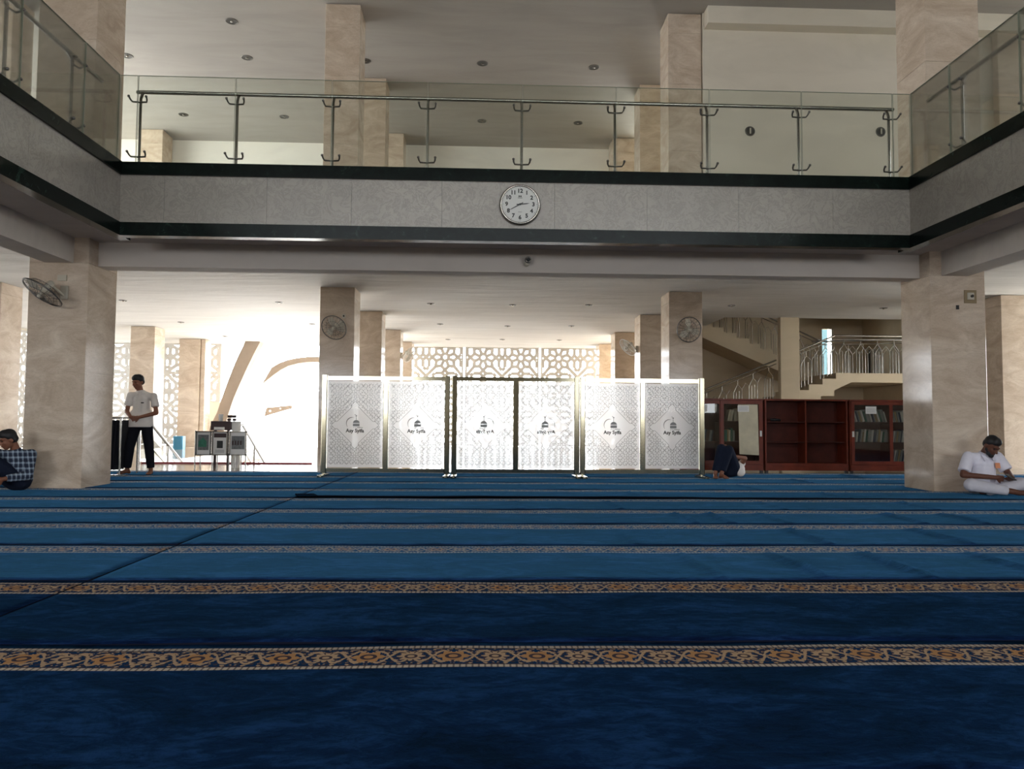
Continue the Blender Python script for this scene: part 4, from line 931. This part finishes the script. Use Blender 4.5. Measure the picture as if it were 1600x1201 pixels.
# --- standing man in grey shirt
def standing_man():
    O = Vector((-5.80, 12.95, .014)); t = thing('person', 'standing person in light shirt and black trousers, hands folded', 'person', O)
    A = lambda x, y, z: O+Vector((x, y, z)); b = MB()
    Rh = frame(radians(-22), radians(14), radians(-3)); hc = A(-.045, -.04, 1.555); T = head(b, hc, Rh, 1.02)
    b.cap(A(-.02, .0, 1.38), .056, A(-.035, -.02, 1.49), .052)
    sh = {-1: A(-.185, .01, 1.355), 1: A(.195, .02, 1.345)}; el = {-1: A(-.235, .0, 1.06), 1: A(.265, -.02, 1.04)}
    wr = {-1: A(-.09, -.17, .965), 1: A(.055, -.19, .965)}
    b.cap(A(0, .02, 1.0), .09, A(0, .02, 1.26), .09)
    for s in (-1, 1):
        b.cap(sh[s].lerp(el[s], .1), .04, el[s], .038); b.cap(el[s], .038, wr[s], .027)
    Rr = Matrix.Rotation(radians(-75), 3, 'Y'); Rl = Matrix.Rotation(radians(75), 3, 'Y')
    hand_(b, wr[-1], Matrix.Rotation(radians(-78), 3, 'Y') @ Matrix.Rotation(radians(6), 3, 'X'), .35, -1); hand_(b, wr[1], Matrix.Rotation(radians(74), 3, 'Y') @ Matrix.Rotation(radians(-4), 3, 'X'), .45, 1)
    hip = {-1: A(-.085, .02, .86), 1: A(.09, .02, .86)}; kn = {-1: A(-.16, -.01, .48), 1: A(.155, -.01, .47)}; an = {-1: A(-.21, .02, .085), 1: A(.195, .0, .085)}
    for s in (-1, 1): b.cap(hip[s], .08, kn[s], .055); b.cap(kn[s], .052, an[s], .033)
    foot_(b, an[-1], (-.75, -.8, 0)); foot_(b, an[1], (.12, -1, 0))
    blob('body', b, M['skin'], t, .0085, 3)
    h = MB()
    for x, y, z, r in ((0, .028, .052, .088), (.028, .02, .05, .07), (-.028, .02, .05, .07), (0, -.018, .078, .066), (.022, -.030, .078, .05), (-.022, -.030, .078, .05), (0, .058, .0, .062), (.035, .04, .0, .052), (-.035, .04, .0, .052)): h.ell(T(x, y, z), r, r, r)
    blob('hair', h, M['hair'], t, .012, 3)
    c = MB(); c.cap(A(0, .02, 1.25), .135, A(0, .02, 1.02), .135); c.cap(A(-.01, .01, 1.36), .07, A(-.15, .015, 1.325), .062); c.cap(A(0, .01, 1.36), .07, A(.155, .02, 1.315), .062); c.cap(A(-.08, .015, 1.0), .115, A(.08, .02, 1.0), .115); c.cone(A(-.0, .02, 1.0), .185, A(0, .02, .80), .195, 24)
    c.cone(A(-.01, .0, 1.36), .085, A(-.02, -.005, 1.425), .068)
    for s in (-1, 1): c.cap(sh[s]+Vector((0, 0, -.015)), .060, sh[s].lerp(el[s], .35), .058); c.cone(sh[s].lerp(el[s], .3), .059, sh[s].lerp(el[s], .66), .068, 18)
    so_ = blob('shirt', c, M['shirtgrey'], t, .012, 5)
    MB().box(O.x+.055, O.x+.10, O.y-.138, O.y-.128, 1.215, 1.232).build('pocket_pen', M['ink'], t)
    cl_ = MB(); cl_.prism([A(-.085, -.07, 1.40), A(-.02, -.10, 1.36), A(-.05, -.115, 1.33)], (0, .012, 0)); cl_.prism([A(.05, -.07, 1.40), A(-.01, -.10, 1.36), A(.025, -.115, 1.33)], (0, .012, 0)); cl_.build('collar', M['shirtgrey'], so_)
    p = MB(); p.cap(A(-.07, .02, .86), .115, A(.07, .02, .86), .115)
    for s in (-1, 1): p.cap(hip[s], .10, kn[s], .078); p.cap(kn[s], .077, kn[s].lerp(an[s], .3), .073); p.cone(kn[s].lerp(an[s], .2), .075, kn[s].lerp(an[s], .93), .062, 18)
    blob('trousers', p, M['trouserblack'], t, .012, 4); face_bits(t, None, hc, Rh)
standing_man()

# --- man in white, cross legged with phone
def white_man():
    O = Vector((6.80, 9.88, .014)); t = thing('person', 'person in white sitting cross-legged looking down at a phone', 'person', O)
    A = lambda x, y, z: O+Vector((x, y, z)); b = MB()
    Rh = frame(radians(14), radians(38), radians(5)); hc = A(.01, -.07, .655); T = head(b, hc, Rh, 1.1)
    b.cap(A(-.01, .05, .53), .058, A(0, -.015, .62), .056)
    sh = {-1: A(-.215, .07, .505), 1: A(.175, .05, .505)}; el = {-1: A(-.35, -.02, .265), 1: A(.245, -.06, .29)}; wr = {-1: A(-.02, -.20, .245), 1: A(.175, -.23, .245)}
    b.cap(A(-.02, .1, .15), .09, A(-.02, .08, .40), .09)
    for s in (-1, 1): b.cap(sh[s], .052, el[s], .043); b.cap(el[s], .043, wr[s], .028)
    hand_(b, wr[-1], Matrix.Rotation(radians(-80), 3, 'Y'), .55, -1); hand_(b, wr[1], Matrix.Rotation(radians(30), 3, 'Y') @ Matrix.Rotation(radians(65), 3, 'X'), .5, 1)
    hip = {-1: A(-.11, .12, .12), 1: A(.08, .12, .12)}; kn = {-1: A(-.32, -.13, .14), 1: A(.37, -.13, .155)}; an = {-1: A(.16, -.27, .065), 1: A(-.06, -.12, .06)}
    for s in (-1, 1): b.cap(hip[s], .08, kn[s], .062); b.cap(kn[s], .056, an[s], .038)
    f0 = an[-1]; b.cap(f0, .038, A(.24, -.26, .05), .036); b.cap(A(.24, -.26, .05), .036, A(.33, -.27, .045), .030)
    for q in range(5): b.cap(A(.32, -.245-.012*q, .03+.011*q), .013, A(.385-.006*q, -.25-.012*q, .03+.012*q), .010, 7)
    b.cap(an[1], .035, A(-.16, -.10, .045), .03)
    blob('body', b, M['skin2'], t, .0085, 3)
    h = MB()
    for x, y, z, r in ((0, .028, .052, .088), (.028, .02, .05, .07), (-.028, .02, .05, .07), (0, -.018, .078, .066), (.022, -.030, .078, .05), (-.022, -.030, .078, .05), (0, .058, .0, .062), (.035, .04, .0, .052), (-.035, .04, .0, .052)): h.ell(T(x, y, z), r, r, r)
    blob('hair', h, M['hair'], t, .012, 3)
    bd = MB()
    for x, y, z, r in ((0, -.072, -.088, .036), (.038, -.05, -.072, .032), (-.038, -.05, -.072, .032), (.06, -.015, -.04, .022), (-.06, -.015, -.04, .022)): bd.ell(T(x, y, z), r, r, r)
    blob('beard', bd, M['hair'], t, .010, 2)
    c = MB(); c.cap(A(-.02, .09, .20), .165, A(-.02, .07, .38), .155); c.cap(A(-.165, .07, .485), .078, A(.13, .055, .485), .078); c.cone(A(-.01, .05, .50), .095, A(-.0, .03, .565), .074)
    for s in (-1, 1): c.cap(sh[s], .075, sh[s].lerp(el[s], .3), .078); c.cone(sh[s].lerp(el[s], .25), .078, sh[s].lerp(el[s], .82), .082, 18)
    so_ = blob('shirt', c, M['shirtwhite'], t, .012, 5)
    cl_ = MB(); cl_.prism([A(-.10, -.02, .55), A(-.03, -.095, .47), A(-.09, -.09, .455)], (0, .012, 0)); cl_.prism([A(.075, -.02, .55), A(.01, -.095, .47), A(.06, -.09, .455)], (0, .012, 0)); cl_.build('collar', M['shirtwhite'], so_)
    pp = MB(); pp.prism([A(.05, -.088, .43), A(.12, -.075, .43), A(.12, -.09, .36), (A(.05, -.102, .36))], (0, .012, 0)); pp.build('orange_print', M['patch'], so_)
    p = MB(); p.cap(A(-.1, .12, .12), .12, A(.07, .12, .12), .12)
    for s in (-1, 1): p.cap(hip[s], .105, kn[s], .09)
    p.cap(kn[-1], .088, kn[-1].lerp(an[-1], .4), .078); p.cone(kn[-1].lerp(an[-1], .3), .08, kn[-1].lerp(an[-1], .86), .062, 18); p.cap(kn[1], .085, an[1], .06)
    blob('trousers', p, M['trouserwhite'], t, .012, 4); face_bits(t, None, hc, Rh, 1.1, False)
    ph = MB().cbox(-.033, .033, -.004, .004, -.068, .068, .003).build('phone', M['black']); ph.location = A(.115, -.285, .255); ph.rotation_euler = (radians(-60), 0, radians(15)); tag(ph, 'black phone held by the person in white', 'phone')
white_man()

# --- man in plaid shirt leaning at the left column
def plaid_man():
    O = Vector((-6.05, 9.98, .014)); t = thing('person', 'person in a blue plaid shirt sitting against the left column', 'person', O)
    A = lambda x, y, z: O+Vector((x, y, z)); b = MB()
    Rh = frame(radians(-42), radians(20), 0); hc = A(-.05, -.08, .655); T = head(b, hc, Rh, 1.02)
    b.cap(A(0, .02, .50), .055, A(-.02, -.02, .60), .052)
    sh = {-1: A(-.17, -.06, .475), 1: A(.16, .07, .47)}; el = {-1: A(-.33, -.16, .30), 1: A(.20, -.06, .20)}; wr = {-1: A(-.52, -.28, .28), 1: A(.02, -.27, .17)}
    b.cap(A(.03, .08, .13), .09, A(0, .05, .37), .085)
    for s in (-1, 1): b.cap(sh[s], .05, el[s], .042); b.cap(el[s], .041, wr[s], .027)
    hand_(b, wr[-1], Matrix.Rotation(radians(60), 3, 'Y'), .6, 1); hand_(b, wr[1], Matrix.Rotation(radians(70), 3, 'Y'), .6, 1)
    hip = {-1: A(-.05, .03, .12), 1: A(.07, .03, .12)}; kn = {-1: A(-.42, -.14, .46), 1: A(-.28, -.30, .44)}; an = {-1: A(-.55, -.22, .08), 1: A(-.27, -.42, .10)}
    kn[1] = A(-.20, -.28, .45); an[1] = A(-.34, -.40, .10)
    for s in (-1, 1): b.cap(hip[s], .08, kn[s], .06); b.cap(kn[s], .055, an[s], .035)
    foot_(b, an[-1], (-.7, -.7, 0)); foot_(b, an[1], (-.5, -.8, 0))
    blob('body', b, M['skin'], t, .0085, 3)
    h = MB()
    for x, y, z, r in ((0, .028, .052, .088), (.028, .02, .05, .07), (-.028, .02, .05, .07), (0, -.018, .078, .066), (.022, -.030, .078, .05), (-.022, -.030, .078, .05), (0, .058, .0, .062), (.035, .04, .0, .052), (-.035, .04, .0, .052)): h.ell(T(x, y, z), r, r, r)
    blob('hair', h, M['hair'], t, .012, 3)
    c = MB(); c.cap(A(.03, .07, .16), .15, A(0, .04, .36), .15); c.cap(A(-.12, -.04, .455), .075, A(.12, .055, .455), .075); c.cone(A(0, .02, .47), .09, A(-.01, .0, .54), .07)
    for s in (-1, 1): c.cap(sh[s], .068, el[s], .062); c.cone(el[s], .062, el[s].lerp(wr[s], .85), .048, 16)
    blob('shirt', c, M['plaid'], t, .012, 4)
    p = MB(); p.cap(A(-.03, .05, .12), .12, A(.06, .05, .12), .12)
    for s in (-1, 1): p.cap(hip[s], .105, kn[s], .09); p.cap(kn[s], .086, kn[s].lerp(an[s], .4), .078); p.cone(kn[s].lerp(an[s], .3), .08, kn[s].lerp(an[s], .88), .065, 18)
    blob('trousers', p, M['jeans'], t, .012, 4); face_bits(t, None, hc, Rh)
plaid_man()

# --- person lying by the bookcase
def lying_person():
    O = Vector((4.27, 12.85, .014)); t = thing('person', 'person in white top and dark trousers lying with knees up by the bookcase', 'person', O)
    A = lambda x, y, z: O+Vector((x, y, z)); b = MB()
    Rh = Matrix.Rotation(radians(-90), 3, 'X') @ Matrix.Rotation(pi, 3, 'Y')
    hc = A(.10, .78, .12); head(b, hc, Matrix.Rotation(radians(-80), 3, 'X') @ Matrix.Identity(3), 1.0)
    b.cap(A(.10, .62, .12), .055, A(.10, .72, .12), .05)
    sh = {-1: A(0, .42, .14), 1: A(.26, .26, .16)}; el = {-1: A(-.10, .20, .30), 1: A(.27, .0, .33)}; wr = {-1: A(-.02, -.02, .44), 1: A(.03, -.12, .37)}
    b.cap(A(.10, .05, .12), .09, A(.12, .40, .13), .09)
    for s in (-1, 1): b.cap(sh[s], .05, el[s], .041); b.cap(el[s], .041, wr[s], .028)
    hand_(b, wr[-1], Matrix.Rotation(radians(150), 3, 'Y'), .4, 1); hand_(b, wr[1], Matrix.Rotation(radians(80), 3, 'Y'), .6, 1)
    hip = {-1: A(-.0, .03, .12), 1: A(.10, .0, .12)}; kn = {-1: A(-.20, -.18, .50), 1: A(-.08, -.20, .48)}; an = {-1: A(-.30, -.38, .09), 1: A(-.22, -.36, .10)}
    an[1] = A(-.24, -.30, .085); an[-1] = A(-.34, -.28, .085)
    for s in (-1, 1): b.cap(hip[s], .08, kn[s], .058); b.cap(kn[s], .055, an[s], .035)
    foot_(b, an[1], (.35, -.9, 0)); foot_(b, an[-1], (-.2, -.9, 0))
    blob('body', b, M['skin'], t, .0085, 3)
    h = MB(); h.ell(A(.10, .83, .12), .085, .075, .085); blob('hair', h, M['hair'], t, .012, 3)
    c = MB(); c.cap(A(.15, .02, .14), .125, A(.13, .42, .145), .135); c.cap(A(.04, .44, .14), .08, A(.22, .36, .15), .08); c.cap(A(.17, -.05, .10), .085, A(.17, .1, .13), .1)
    for s in (-1, 1): c.cap(sh[s], .066, sh[s].lerp(el[s], .45), .066)
    blob('shirt', c, M['shirtgrey'], t, .012, 4)
    p = MB(); p.cap(A(-.01, .02, .12), .115, A(.06, .0, .12), .11)
    for s in (-1, 1): p.cap(hip[s], .105, kn[s], .085); p.cap(kn[s], .083, kn[s].lerp(an[s], .4), .075); p.cone(kn[s].lerp(an[s], .3), .078, kn[s].lerp(an[s], .9), .066, 18)
    blob('trousers', p, M['jeans'], t, .012, 4)
lying_person()
